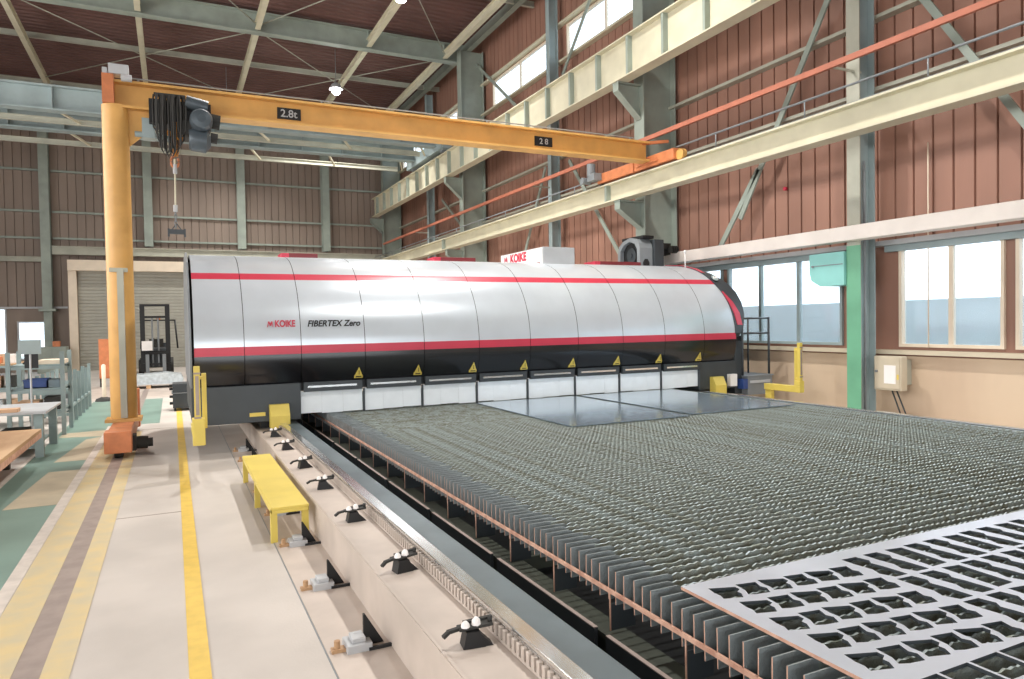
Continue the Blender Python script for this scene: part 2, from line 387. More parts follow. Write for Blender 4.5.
tag(mb.go('handrail_cable', 'mid_grey'), 'thin grey cable above the lower crane girder, beyond the orange end carriage', 'cable')
b = thing('conductor_bar', 'long orange red conductor bar running along the right wall columns', 'conductor bar', (9.45, 0, 5.66))
MB().box(-.03, .03, -8, 34, -.045, .045).go('bar', 'bus_orange', b)
for y in (1.7, 7.9, 18.25, 24.0, 29.2): MB().box(.03, .15 if y in (1.7, 24.0) else .7, y - .02, y + .02, -.03, .0).go('hanger', 'steel_grey', b)

# girts and braces on the right wall
for z, m in ((5.4, 0), (6.56, 0), (8.6, 0), (9.33, 1), (10.42, 1)):
    tag(MB().box(10.42, WX - .005, YF, YB, z - .03, z + .03).go('wall_girt', 'steel_cream' if m else 'steel_grey'), 'thin horizontal steel rail fixed along the brown right wall', 'wall rail', 'horizontal rails on the right wall', 'structure')
for i, (p, q) in enumerate([((8.1, 8.1), (10.8, 3.7)), ((12.9, 8.1), (11.9, 6.2)), ((7.6, 7.5), (5.2, 3.7)), ((11.45, 3.1), (10.3, 4.6)), ((14.7, 3.0), (17.5, 6.3)), ((18.9, 6.4), (20.7, 3.4)), ((25.0, 5.0), (28, 6.9)), ((15.2, 11.4), (17.8, 8.8)), ((24.2, 11.3), (20.6, 8.6)), ((12.5, 11.5), (9.0, 8.6))][:]):
    if i == 1: continue
    tag(MB().bar((10.33, p[0], p[1]), (10.33, q[0], q[1]), .035, .11).go('wall_brace', 'steel_green'), 'diagonal green steel brace across a bay of the right wall', 'brace', 'diagonal braces on the right wall', 'structure')

# back wall steel
for i, x in enumerate((-8.4, -4.62, -.82, 3.0, 6.82)):
    z0 = 2.6 if x < -4 else 5.3
    mb = MB().box(x - .17, x + .17, 34.55, 34.58, z0, 11.6).box(x - .012, x + .012, 34.58, 34.95, z0, 11.6).box(x - .17, x + .17, 34.95, 34.98, z0, 11.6)
    if x < -4: mb.box(x - .3, x + .3, 34.4, 34.98, 2.5, 2.6).box(x - .15, x + .15, 34.6, 34.9, 0, 2.5)
    tag(mb.go('steel_column', 'steel_green'), 'pale green steel column standing against the back wall', 'column', 'back wall columns', 'structure')
for z in (8.35, 6.65, 5.55):
    mb = MB()
    for a, b in ((XL, -8.6), (-8.2, -4.8), (-4.4, -1.0), (-.64, 2.82), (3.18, 6.64), (7.0, 10.4)): mb.box(a, b, 34.85, 34.97, z - .04, z + .04)
    tag(mb.go('wall_girt', 'steel_green'), 'thin horizontal steel rail fixed across the back wall', 'wall rail', 'horizontal rails on the back wall', 'structure')
struct('trim_back_beam', MB().ibeam('x', -4.4, 10.3, 34.6, 4.85, 5.2, .25, .03), 'steel_grey')
struct('trim_back_beam', MB().ibeam('x', XL, -4.8, 34.7, 4.55, 4.75, .2, .03), 'steel_grey')
struct('trim_back_rail', MB().box(XL, -3.85, 34.9, 34.99, 2.62, 2.7), 'light_grey')

# roller shutter
dr = bpy.data.objects.new('door_1', None); COL.objects.link(dr); dr['kind'] = 'structure'
mb = MB(); z = 0
P = []
while z < 4.16: P += [(34.38, z), (34.36, z + .02), (34.36, z + .12), (34.38, z + .14)]; z += .14
P2 = P + [(34.5, z), (34.5, 0)]
MB().prism(P2, 'x', -3.5, .75).go('shutter_curtain', 'shutter', dr)
MB().box(-3.82, 1.05, 34.0, 34.5, 4.16, 4.6).go('shutter_box', 'frame_cream', dr)
for x in (-3.82, .75): MB().box(x, x + .3, 34.1, 34.5, 0, 4.16).go('shutter_guide', 'frame_cream', dr)
struct('trim_shutter_frame', MB().box(-3.9, 1.1, 34.5, 35.0, 0, 4.5), 'rib_back')

# cream box beam / trunking above the low windows
t = thing('trunking_beam', 'long cream white box beam above the low windows, its end behind the machine', 'beam', (9.9, 9, 3.03))
MB().box(-.14, .14, -15, 3.72, -.11, .12).go('beam', 'cream_beam', t, .01)
MB().box(-.15, .15, 3.72, 3.76, -.13, .14).go('end_plate', 'white', t)
for y in (-6.0, -1.1, 4.2 - .6): MB().box(.14, .5, y - .04, y + .04, -.05, .05).go('wall_bracket', 'steel_grey', t)

# ------------------------------------------------------------------ overhead bridge crane at the far end
bc = thing('bridge_crane', 'grey blue double girder bridge crane spanning the far end of the hall', 'crane', (0, 26, 7.9))
for y, z0, z1, nm in ((-1.35, .25, .98, 'girder'), (1.1, .25, .98, 'girder')):
    MB().ibeam('x', -9.5, 8.85, y, z0, z1, .38, .05, .03).go(nm, 'steel_blue', bc)
    for x in [-9 + 1.5 * k for k in range(12)]: MB().box(x - .012, x + .012, y - .17, y + .17, z0 + .05, z1 - .05).go('stiffener', 'steel_blue', bc)
for y in (-.35, 2.55):
    MB().ibeam('x', -9.5, 8.6, y, .15, .32, .12, .02).go('walkway_beam', 'steel_grey', bc)
for k in range(7):
    x = -8.5 + 2.8 * k
    MB().bar((x, -1.3, .3), (x + .5, -.35, .2), .06, .06).go('tie', 'steel_cream', bc); MB().bar((x, 1.2, .3), (x + .5, 2.55, .2), .06, .06).go('tie', 'steel_cream', bc)
MB().box(8.85, 9.25, -2.1, 2.1, .1, .5).go('end_carriage', 'steel_blue', bc)
MB().box(-9.7, -9.4, -2.1, 2.1, .1, .5).go('end_carriage', 'steel_blue', bc)
for y in (-1.7, 1.7): MB().cyl((8.95, y, .12), (9.15, y, .12), .11, 14).go('wheel', 'mid_grey', bc)

# ------------------------------------------------------------------ yellow semi gantry crane
cr = thing('gantry_crane', 'yellow travelling crane with a round column and a long I-beam over the machine', 'crane', (-.68, 12, 0))
ox, oy = -.68, 12.0
MB().tube([(0, 0, .36), (0, 0, 5.0)], .178, 28).go('column', 'crane_yellow', cr)
MB().box(-.15, -.0, -.19, .19, 5.0, 5.42).go('end_plate', 'crane_orange', cr, label='orange red end plate')
MB().box(-.24, .24, -.24, .24, .34, .38).go('foot_flange', 'crane_yellow', cr)
MB().box(-.14, .14, -1.45, 1.45, .12, .34).box(-.16, .16, -1.5, -1.2, .08, .36).box(-.16, .16, 1.2, 1.5, .08, .36).go('end_carriage', 'crane_orange', cr, .008)
for y in (-1.35, 1.35):
    MB().cyl((-.05, y, .115), (.05, y, .115), .113, 20).go('wheel', 'rubber', cr)
MB().cyl((.15, -1.15, .16), (.34, -1.15, .15), .085, 16).box(.14, .2, -1.25, -1.03, .06, .27).cyl((.34, -1.15, .15), (.4, -1.15, .15), .06, 12).go('travel_motor', 'rubber', cr)
MB().box(.06, .18, .6, .85, .36, .75).go('control_box', 'crane_orange', cr)
MB().box(-.03, .055, -.24, -.175, .4, 2.58).box(-.13, .11, -.2, -.165, 2.54, 2.6).go('cable_duct', 'steel_grey', cr, label='pale grey vertical cable duct')
beam = MB().ibeam('x', 0.0, 9.6, 0, 4.96, 5.36, .30, .035, .02)
beam.prism([(0.0, 4.96), (.75, 4.96), (0.1, 4.35), (0, 4.35)], 'y', -.012, .012)
beam.go('beam', 'crane_yellow', cr)
MB().box(.2, 9.3, -.008, .008, 5.43, 5.45).box(.3, .33, -.01, .01, 5.36, 5.45).box(3, 3.03, -.01, .01, 5.36, 5.45).box(6, 6.03, -.01, .01, 5.36, 5.45).box(9.2, 9.23, -.01, .01, 5.36, 5.45).go('festoon_track', 'mid_grey', cr)
MB().box(-.06, .2, -.22, -.02, 5.42, 5.56).box(-.14, -.08, -.2, .0, 5.42, 5.5).cyl((.1, -.24, 5.36), (.24, -.24, 5.36), .05, 10).go('junction_box', 'light_grey', cr)
pl = MB().box(2.3, 2.67, -.03, -.011, 5.07, 5.25).go('capacity_plate', 'black', cr, label='black plate reading 2.8t')
text('lettering', '2.8t', .17, (2.48, -.032, 5.155), (PI / 2, 0, 0), 'light_grey', pl, align='CENTER', bold=.002)
pl = MB().box(7.0, 7.38, -.03, -.011, 5.07, 5.25).go('number_plate', 'black', cr, label='small black number plate')
text('lettering', '2 8', .15, (7.19, -.032, 5.155), (PI / 2, 0, 0), 'light_grey', pl, align='CENTER', bold=.002)
# far end carriage on the runway girder
MB().box(9.63, 9.87, -.85, .45, 4.86, 5.08).box(9.63, 9.87, .5, 1.9, 4.86, 5.08).box(9.6, 9.9, -.35, .35, 4.93, 4.96).go('runway_carriage', 'crane_orange', cr, .01, 'orange end carriage on the cream girder')
for y in (-.95, 1.85): MB().cyl((9.7, y, 4.94), (9.8, y, 4.94), .11, 16).go('wheel', 'crane_yellow' if y < 0 else 'rubber', cr)
MB().cyl((9.5, 1.95, 5.05), (9.5, 1.95, 5.32), .1, 14).box(9.42, 9.62, 1.7, 2.0, 4.92, 5.08).cyl((9.4, 2.2, 4.98), (9.62, 2.2, 4.98), .08, 12).go('travel_motor', 'mid_grey', cr)
MB().bar((9.5, -.02, 5.34), (10.1, -.1, 5.42), .06, .06).go('pickup_arm', 'crane_orange', cr)

# hoist hanging on the beam
h = thing('hoist', 'dark grey electric hoist with bundled black cables hanging under the yellow beam', 'hoist', (.12, 12, 4.9))
MB().box(-.35, .5, -.2, -.14, -.1, .22).box(-.35, .5, .14, .2, -.1, .22).box(-.35, .5, -.2, .2, -.14, -.1).go('trolley', 'black', h)
for x in (-.25, .35):
    for s in (-1, 1): MB().cyl((x, s * .13, .12), (x, s * .07, .12), .06, 14).go('wheel', 'mid_grey', h)
hm = mat('hoist_grey', '#4f5960', .38, .2, var=.1, scale=6)
MB().cyl((.15, -.28, .2), (.45, -.28, .14), .1, 18).go('motor', [hm], h)
MB().tube([(.35, -.2, -.1), (.35, -.5, -.1), (.35, -.56, -.1), (.35, -.58, -.1)], [.16, .16, .13, .06], 22).go('motor', [hm], h)
MB().tube([(.18, -.3, -.36), (.22, -.3, -.36), (.42, -.3, -.38), (.48, -.3, -.38)], [.14, .17, .17, .08], 18).go('drum', [hm], h)
MB().cyl((.45, -.25, -.04), (.62, -.25, -.06), .11, 14).cyl((.48, -.25, -.3), (.58, -.25, -.31), .08, 12).go('brake', 'rubber', h)
MB().box(.05, .42, -.35, .15, -.3, -.1).go('gearbox', 'rubber', h)
MB().box(-.45, -.28, -.1, .12, -.34, -.05).cyl((-.55, 0, -.28), (-.45, 0, -.28), .045, 10).go('limit_box', 'steel_blue', h)
cb = MB()
for k in range(15):
    x = -.25 + .34 * k / 14 + .02 * random.random(); dp = -.3 - .35 * math.sin(PI * k / 14) - .08 * random.random(); y0 = -.2 - .03 * (k % 3)
    w = .06 + .03 * random.random()
    y0 -= .06 * random.random(); cb.tube([(x - w / 2, y0, .28), (x - w / 2 - .015, y0 - .05, .1), (x - w / 2 - .01, y0 - .06, dp + .1), (x, y0 - .05, dp), (x + w / 2 + .01, y0 - .06, dp + .1), (x + w / 2 + .015, y0 - .05, .1), (x + w / 2, y0, .28)], .013, 6)
cb.box(-.28, .14, -.26, -.18, .26, .3)
cb.go('cable_bundle', 'rubber', h)
MB().box(-.06, .04, -.3, -.2, -.3, -.12).tube([(-.01, -.12, -.3), (-.01, -.08, -.42), (-.01, -.05, -.58)], [.05, .075, .035], 12).bar((-.12, -.28, -.28), (.1, -.28, -.38), .05, .07).bar((.1, -.28, -.2), (-.04, -.24, -.5), .05, .06).go('hook_block', 'brass', h, label='orange hook block')
MB().tube([(-.02 + .055 * math.cos(a), -.04, -.66 + .09 * math.sin(a)) for a in [PI * .5 + 2 * PI * k / 12 * .85 for k in range(13)]], .016, 8).go('hook', 'crane_orange', h)
s = thing('lifting_sling', 'thin red and white lifting sling with a small grey clamp beam on the crane hook', 'lifting sling', (.1, 11.96, 3.42))
MB().tube([(0, 0, .86), (.0, 0, .74), (-.01, 0, .1)], [.02, .012, .012], 8).go('rope', 'steel_cream', s)
MB().cyl((0, 0, .78), (0, 0, .64), .03, 10).cyl((-.01, 0, .16), (-.01, 0, .06), .032, 10).go('ferrule', 'light_grey', s)
c_ = MB()
for k in range(5): 
    c_.tube([(-.01 + .02 * math.cos(a) * (1 if k % 2 else .3), .02 * math.cos(a) * (.3 if k % 2 else 1), .04 - .05 * k + .035 * math.sin(a)) for a in [2 * PI * j / 10 for j in range(11)]], .007, 6)
c_.go('chain', 'mid_grey', s)
MB().bar((0, 0, -.12), (-.07, 0, -.22), .015, .015).bar((0, 0, -.12), (.07, 0, -.22), .015, .015).box(-.1, .1, -.03, .03, -.28, -.21).box(-.125, -.1, -.035, .035, -.32, -.2).box(.1, .125, -.035, .035, -.32, -.2).go('clamp', 'dark_grey', s)

# ------------------------------------------------------------------ the laser cutting machine
PROFILE = [(10.03, .92), (9.96, 1.06), (9.925, 1.2), (9.92, 1.325), (9.922, 1.44), (9.935, 1.58), (9.985, 1.8), (10.07, 2.0), (10.2, 2.2), (10.345, 2.355), (10.44, 2.445), (10.62, 2.57), (10.85, 2.67), (11.2, 2.75), (11.7, 2.79), (12.4, 2.78), (12.95, 2.62), (13.3, 2.2), (13.42, 1.6), (13.42, .92)]
def smooth_profile(P, sub=4):
    out = []; tags = []
    for i in range(len(P) - 1):
        p0 = P[max(i - 1, 0)]; p1 = P[i]; p2 = P[i + 1]; p3 = P[min(i + 2, len(P) - 1)]
        for k in range(sub):
            t = k / sub
            q = tuple(.5 * ((2 * p1[j]) + (-p0[j] + p2[j]) * t + (2 * p0[j] - 5 * p1[j] + 4 * p2[j] - p3[j]) * t * t + (-p0[j] + 3 * p1[j] - 3 * p2[j] + p3[j]) * t ** 3) for j in (0, 1))
            out.append(q); tags.append(1 if i < 3 else 2 if i == 3 else 2 if i == 9 else 0 if i < 17 else 0)
    out.append(P[-1]); return out, tags
SP, ST = smooth_profile(PROFILE)
def shell(x0, x1, x1f=None):
    """shell panel between x0 and x1; x1f(y,z) may shape its right edge; thin inner skin gives it thickness"""
    mb = MB(); n = len(SP)
    def off(i, d):
        a = SP[max(i - 1, 0)]; b = SP[min(i + 1, n - 1)]; dy, dz = b[0] - a[0], b[1] - a[1]; l = math.hypot(dy, dz)
        return (SP[i][0] + dz / l * d, SP[i][1] - dy / l * d)   # inward
    vs = []
    for i, (y, z) in enumerate(SP):
        xe = x1f(y, z) if x1f else x1; yi, zi = off(i, .04)
        vs += [(x0, y, z), (xe, y, z), (xe, yi, zi), (x0, yi, zi)]
    for i in range(n - 1):
        a, b = 4 * i, 4 * i + 4; m = [0, 1, 2][ST[i]]
        mb.add([vs[a], vs[a + 1], vs[b + 1], vs[b]], [(0, 1, 2, 3)], m, True)
        mb.add([vs[a + 1], vs[a + 2], vs[b + 2], vs[b + 1]], [(0, 1, 2, 3)], 1)
        mb.add([vs[a], vs[b], vs[b + 3], vs[a + 3]], [(0, 1, 2, 3)], 1)
        mb.add([vs[a + 3], vs[b + 3], vs[b + 2], vs[a + 2]], [(0, 1, 2, 3)], 1)
    mb.add(vs[:4], [(0, 3, 2, 1)], 1).add(vs[-4:], [(0, 1, 2, 3)], 1)
    return mb
mc = thing('laser_cutting_machine', 'long silver laser cutting machine with a curved shell, red stripes and black skirt', 'cutting machine', (5, 11.7, 0))
mc_off = (-5, -11.7, 0)
def mgo(mb, name, mats, parent=mc, bevel=0, label=None):
    o = mb.go(name, mats, parent, bevel, label)
    if parent is mc: o.location = mc_off
    return o
SEAMS = [.24, .85, 1.58] + [1.58 + .88 * k for k in range(1, 9)]
def xright(y, z):
    t = max(0, min(1, (z - 1.5) / 1.2)); return 9.36 - .2 * t * t
def halfshell_warning(x, parent):
    w = MB()
    P = [(x - .06, .95), (x + .06, .95), (x + .06, .99), (x + .052, .99), (x, 1.105), (x - .052, .99), (x - .06, .99)]
    def on(z): return 10.03 - (z - .92) / .14 * .07 if z < 1.06 else 9.96 - (z - 1.06) / .14 * .035
    vs = []
    for px, pz in P: vs.append((px, on(pz) - .02, pz))
    for px, pz in P: vs.append((px, on(pz) + .006, pz))
    n = len(P); w.add(vs, [tuple(range(n)), tuple(range(2 * n - 1, n - 1, -1))] + [(i, n + i, n + (i + 1) % n, (i + 1) % n) for i in range(n)])
    y = on(1.03) - .026
    w.add([(x - .005, y, 1.0), (x + .005, y, 1.0), (x + .004, y - .002, 1.06), (x - .004, y - .002, 1.06)], [(0, 1, 2, 3)], 1)
    w.add([(x - .04, on(.965) - .023, .963), (x + .04, on(.965) - .023, .963), (x + .04, on(.98) - .023, .978), (x - .04, on(.98) - .023, .978)], [(0, 1, 2, 3)], 1)
    return w.go('warning_sign', ['yellow', 'black'], parent, label='yellow triangular warning sign')
g = .008
for k in range(len(SEAMS)):
    x0 = SEAMS[k] + g / 2; last = k == len(SEAMS) - 1
    x1 = xright(0, 0) if last else SEAMS[k + 1] - g / 2
    p = mgo(shell(x0, x1, xright if last else None), 'shell_panel', ['silver', 'gloss_black', 'red'])
    if 2 <= k and k < 10:
        halfshell_warning(x1 - .085, p)
        MB().box(x0 + .08, x0 + .76, 9.985, 10.0, .845, .872).go('light_strip', 'chrome', p, label='bright silver handle strip')
        MB().box(x0 + .03, x1 - .03, 10.0, 10.06, .79, .92).go('ledge', 'dark_grey', p)
        cu = MB(); nn = 3
        for j in range(nn):
            a = x0 - .02 + (x1 - x0 + .02) * j / nn; b_ = x0 - .02 + (x1 - x0 + .02) * (j + 1) / nn - (.022 if j == nn - 1 else .002)
            yy = 10.05 + .002 * (j % 2); zb = .478 + .006 * ((j * 7 + k) % 3)
            cu.box(a, b_, yy, yy + .006, zb, .80)
        MB().box(x1 - .018, x1 + .012, 10.03, 10.045, .47, .80).go('curtain_strap', 'dark_grey', p)
        cu.go('safety_curtain', 'curtain', p, label='pale blue white safety curtain')
# added black core to block light inside, side blocks and the dark ends
mgo(MB().prism([(10.09, .80), (10.09, 1.5), (10.25, 2.1), (10.7, 2.5), (11.2, 2.65), (12.6, 2.65), (13.1, 2.3), (13.3, 1.5), (13.3, .80)], 'x', .225, 9.3), 'inner_light_block', 'black')
mgo(MB().box(.22, 1.57, 10.0, 13.4, .42, .92).box(.2, .228, 10.02, 13.4, .45, 1.3), 'base_cabinet', 'dark_grey', bevel=.008)
mgo(MB().box(8.56, 9.4, 10.0, 13.4, .42, .92), 'base_cabinet', 'dark_grey', bevel=.008)
mgo(MB().prism([(9.99, .92), (9.9, 1.2), (9.9, 1.45), (9.97, 1.8), (10.19, 2.22), (10.6, 2.6), (11.2, 2.79), (12.4, 2.82), (13.0, 2.64), (13.34, 2.2), (13.44, 1.6), (13.44, .92)], 'x', .19, .214), 'end_trim', 'mid_grey')
for x in (1.2, 8.85):
    mgo(MB().box(x - .14, x + .14, 10.2, 10.6, .31, .42).box(x - .14, x + .14, 12.6, 13.0, .31, .42).cyl((x - .04, 10.4, .38), (x + .04, 10.4, .38), .065, 14).cyl((x - .04, 12.8, .38), (x + .04, 12.8, .38), .065, 14), 'travel_truck', 'black')
    bm_ = MB().prism([(9.84, .34), (10.0, .34), (10.0, .65), (9.92, .65), (9.84, .5)], 'x', x - .05, x + .2)
    mgo(bm_, 'bumper', 'yellow', bevel=.008, label='yellow bumper over the rail')
mgo(MB().box(.9, 1.1, 9.985, 10.0, .5, .55), 'caution_plate', 'yellow', label='small yellow caution plate')
# right end cap: black horn with red flashes
def ring(d):  # outer profile offset outwards
    n = len(PROFILE); out = []
    for i in range(4, 16):
        a = PROFILE[max(i - 1, 0)]; b = PROFILE[min(i + 1, n - 1)]; dy, dz = b[0] - a[0], b[1] - a[1]; l = math.hypot(dy, dz)
        out.append((PROFILE[i][0] - dz / l * d, PROFILE[i][1] + dy / l * d))
    return out
o1 = ring(.02); cap = MB(); vs = []
for i, (y, z) in enumerate(o1):
    xa = xright(y, z) - .02; t = i / (len(o1) - 1); xb = xa + .14 + .22 * math.sin(PI * min(1, t * 1.35)) * (1 if t < .9 else .8)
    vs += [(xa, y, z), (xb, y + .015, z - .01), (xb, y + .12, z - .12), (xa, y + .12, z - .12)]
for i in range(len(o1) - 1):
    a, b = 4 * i, 4 * i + 4
    for j in range(4): cap.add([vs[a + j], vs[a + (j + 1) % 4], vs[b + (j + 1) % 4], vs[b + j]], [(0, 1, 2, 3)], 0, j == 0)
cap.add(vs[:4], [(0, 3, 2, 1)]).add(vs[-4:], [(0, 1, 2, 3)])
capo = mgo(cap, 'end_cap', 'dark_grey', label='dark end cap with red flashes and a round emblem')
def capslice(i0, i1, f0, f1, lift=.012):
    """patch on the cap between profile points i0..i1 and widths f0..f1 (lists)"""
    m_ = MB(); k = i1 - i0 + 1; pts = []
    for q in range(k):
        i = i0 + q; a = Vector(vs[4 * i]); b = Vector(vs[4 * i + 1]); nrm = Vector((0, -1, .6)).normalized() * lift
        pts += [a.lerp(b, f0[q]) + nrm, a.lerp(b, f1[q]) + nrm]
    pts += [p - Vector((0, -1, .6)).normalized() * (lift + .004) for p in pts]
    n2 = 2 * k
    for q in range(k - 1):
        m_.add([pts[2 * q], pts[2 * q + 1], pts[2 * q + 3], pts[2 * q + 2]], [(0, 1, 2, 3)])
        m_.add([pts[2 * q + 1], pts[n2 + 2 * q + 1], pts[n2 + 2 * q + 3], pts[2 * q + 3]], [(0, 1, 2, 3)])
        m_.add([pts[2 * q], pts[2 * q + 2], pts[n2 + 2 * q + 2], pts[n2 + 2 * q]], [(0, 1, 2, 3)])
    return m_
capslice(1, 4, [.25, .1, .02, 0], [.8, .58, .32, .05]).go('red_flash', 'red', capo, label='red flash')
capslice(7, 10, [.0, .0, .0, .0], [.25, .75, .9, .9]).go('red_flash', 'red', capo, label='red flash')
ci = Vector(vs[4 * 6]).lerp(Vector(vs[4 * 6 + 1]), .32); nn_ = Vector((0, -.72, .7))
MB().cyl(ci, ci + nn_ * .03, .085, 20).go('emblem', 'dark_grey', capo)
MB().cyl(ci + nn_ * .03, ci + nn_ * .035, .075, 20).go('emblem_ring', 'steel_blue', capo)
up = Vector((0, .7, .72)); rt = Vector((1, 0, 0)); cc = ci + nn_ * .038
em = MB()
for (a, b_) in (((-.045, -.03), (-.03, .03)), ((-.03, .03), (0, -.02)), ((0, -.02), (.03, .03)), ((.03, .03), (.045, -.03))): em.bar(cc + rt * a[0] + up * a[1], cc + rt * b_[0] + up * b_[1], .015, .015)
em.go('emblem_mark', 'white', capo)
# right side service platform with ladder
mgo(MB().box(9.4, 9.57, 10.0, 13.3, .3, 1.3).box(9.37, 9.56, 9.98, 13.2, 1.28, 1.38, 1), 'side_housing', ['dark_grey', 'black'], bevel=.006)
mgo(MB().box(9.57, 10.18, 9.85, 11.2, .28, .62).box(9.55, 10.2, 9.83, 11.2, .62, .645), 'service_step', 'mid_grey', bevel=.006)
mgo(MB().box(9.6, 10.1, 9.82, 9.83, .5, .55), 'step_sign', 'light_grey')
mgo(MB().box(9.45, 9.56, 9.84, 9.99, .4, .58), 'connector_box', 'blue', label='small blue box')
mgo(MB().box(9.2, 9.36, 9.9, 9.99, .46, .68), 'sensor_box', 'white', label='small white box')
ld = MB()
for x in (9.54, 10.2): ld.cyl((x, 9.95, .64), (x, 9.95, 1.72), .022, 8)
ld.cyl((10.02, 10.3, .64), (10.02, 10.3, 1.72), .018, 8)
for z in (1.42, 1.70): ld.cyl((9.54, 9.95, z), (10.2, 9.95, z), .018, 8).cyl((10.2, 9.95, z), (10.02, 10.3, z), .016, 8)
mgo(ld, 'guard_rail', 'dark_grey')
# safety arms with light curtain posts
for x, fl, in ((.235, 1), (9.62, -1)):
    a = MB().box(x - .055, x + .055, 8.65, 9.45, .42, .53).box(x - .055, x + .055, 8.65, 8.77, .53, .62).box(x - .04, x + .04, 9.3, 9.44, 0, .42)
    if fl > 0: a = MB().box(x - .05, x + .05, 8.8, 9.99, .38, .48).box(x - .06, x + .07, 8.62, 8.8, .38, .68)
    mgo(a, 'safety_arm', 'yellow', bevel=.006)
    p = MB().box(x - .035, x + .03, 8.66, 8.72, .62, 1.27).box(x + .05, x + .1, 8.8, 8.86, .55, 1.18)
    p.box(x + .02, x + .06, 8.7, 8.82, .62, .66).box(x + .02, x + .06, 8.7, 8.82, 1.12, 1.15)
    po = mgo(p, 'light_curtain_post', 'yellow', bevel=.004)
    MB().box(x - .04, x + .035, 8.652, 8.66, .68, .7).box(x - .04, x + .035, 8.652, 8.66, 1.18, 1.2).box(x - .02, x + .015, 8.654, 8.66, .72, 1.16).go('sensor_strip', 'rail_slot', po)
# lettering on the shell
def bellyrot(): return (PI / 2 + .17, 0, 0)
lt = text('brand_lettering', 'KOIKE', .125, (1.245 - 5, 9.957 - 11.7, 1.735), (PI / 2 - .1, 0, 0), 'red', mc, bold=.004, sx=.74)
em = MB()
for (a, b_) in (((0, 0), (.015, .075)), ((.015, .075), (.04, .02)), ((.04, .02), (.06, .075)), ((.06, .075), (.07, 0))): em.bar((1.15 + a[0], 9.955, 1.695 + a[1]), (1.15 + b_[0], 9.945, 1.695 + b_[1]), .006, .02)
mgo(em, 'brand_mark', 'red', label='small red maker mark')
lt2 = text('model_lettering', 'FIBERTEX Zero', .12, (1.67 - 5, 9.957 - 11.7, 1.73), (PI / 2 - .1, 0, 0), 'black', mc, shear=.25, bold=.003, sx=.93)
# things on the roof of the machine
bx = mgo(MB().box(6.04, 6.70, 11.2, 13.0, 2.7, 3.055), 'sign_box', 'light_grey', bevel=.008, label='pale box with red KOIKE lettering')
face = MB().box(6.032, 6.04, 11.22, 12.98, 2.72, 3.045).go('sign_face', 'white', bx)
text('lettering', 'KOIKE', .22, (6.03, 12.2, 2.935), (PI / 2, 0, -PI / 2), 'red', face, bold=.01, align='CENTER', sx=1.1)
em = MB()
for (a, b_) in (((0, 0), (-.03, .13)), ((-.03, .13), (-.08, .04)), ((-.08, .04), (-.12, .13)), ((-.12, .13), (-.14, 0))): em.bar((6.028, 12.82 + a[0], 2.87 + a[1]), (6.028, 12.82 + b_[0], 2.87 + b_[1]), .004, .025)
em.go('brand_mark', 'red', face)
mgo(MB().box(6.0, 6.06, 11.3, 12.9, 2.75, 2.78), 'sign_base', 'dark_red')
for (a, b_) in ((1.68, 2.12), (4.2, 4.85), (7.45, 8.4)):
    mgo(MB().box(a, b_, 11.5, 11.9, 2.76, 2.85, 0).box(a - .12, a, 11.5, 11.9, 2.76, 2.85, 1), 'roof_cover', ['dark_red', 'red'], bevel=.006, label='dark red cover on the shell')
# arched blower housing
A = [(12.0, 2.72), (12.0, 3.2), (12.03, 3.3), (12.12, 3.39), (12.35, 3.44), (12.6, 3.38), (12.75, 3.28), (12.8, 3.1), (12.8, 2.72)]
hb = MB(); n = len(A)
A2 = [(12.1, 2.84), (12.1, 3.18), (12.18, 3.3), (12.38, 3.36), (12.58, 3.3), (12.7, 3.18), (12.7, 2.84)]
tri = tessellate_polygon([[Vector((p[0], p[1], 0)) for p in A], [Vector((p[0], p[1], 0)) for p in A2]])
allp = A + A2
hb.add([(8.74, p[0], p[1]) for p in allp], [tuple(t) for t in tri])
hb.prism(A, 'x', 8.74, 9.06, caps=False).add([(9.06, p[0], p[1]) for p in A], [tuple(range(n))]).prism(A2, 'x', 8.74, 8.84, caps=False)
bl = mgo(hb, 'blower_housing', 'mid_grey', label='grey arched blower housing')
MB().box(8.83, 8.84, 12.1, 12.7, 2.84, 3.37).go('dark_opening', 'black', bl)
MB().cyl((8.81, 12.4, 3.07), (8.83, 12.4, 3.07), .16, 20).cyl((8.79, 12.4, 3.07), (8.81, 12.4, 3.07), .05, 12).go('fan', 'dark_grey', bl)
MB().prism([(8.82, 2.8), (8.82, 2.9), (8.86, 2.97), (8.93, 2.97), (8.97, 2.9), (8.97, 2.8)], 'y', 11.985, 12.0).go('side_opening', 'black', bl)
mgo(MB().box(8.82, 9.1, 12.0, 12.75, 3.4, 3.46), 'blower_cap', 'black')
mgo(MB().box(9.07, 9.32, 11.95, 12.8, 2.66, 3.38), 'filter_cabinet', 'dark_grey', bevel=.01)
du = MB().tube([(9.4, 12.5, 3.16), (9.62, 12.5, 3.16), (9.75, 12.3, 3.2)], .09, 12).box(9.4, 9.7, 12.2, 12.6, 3.22, 3.34)
for k in range(4): du.cyl((9.6 + .05 * k, 12.1, 3.2), (9.62 + .05 * k, 12.1, 3.2), .08, 12)
mgo(du, 'hose', 'rubber')
mgo(MB().cyl((9.05, 10.95, 2.72), (9.05, 10.95, 3.0), .012, 6).cyl((9.05, 10.95, 3.0), (9.05, 10.95, 3.05), .025, 8), 'antenna', 'white')

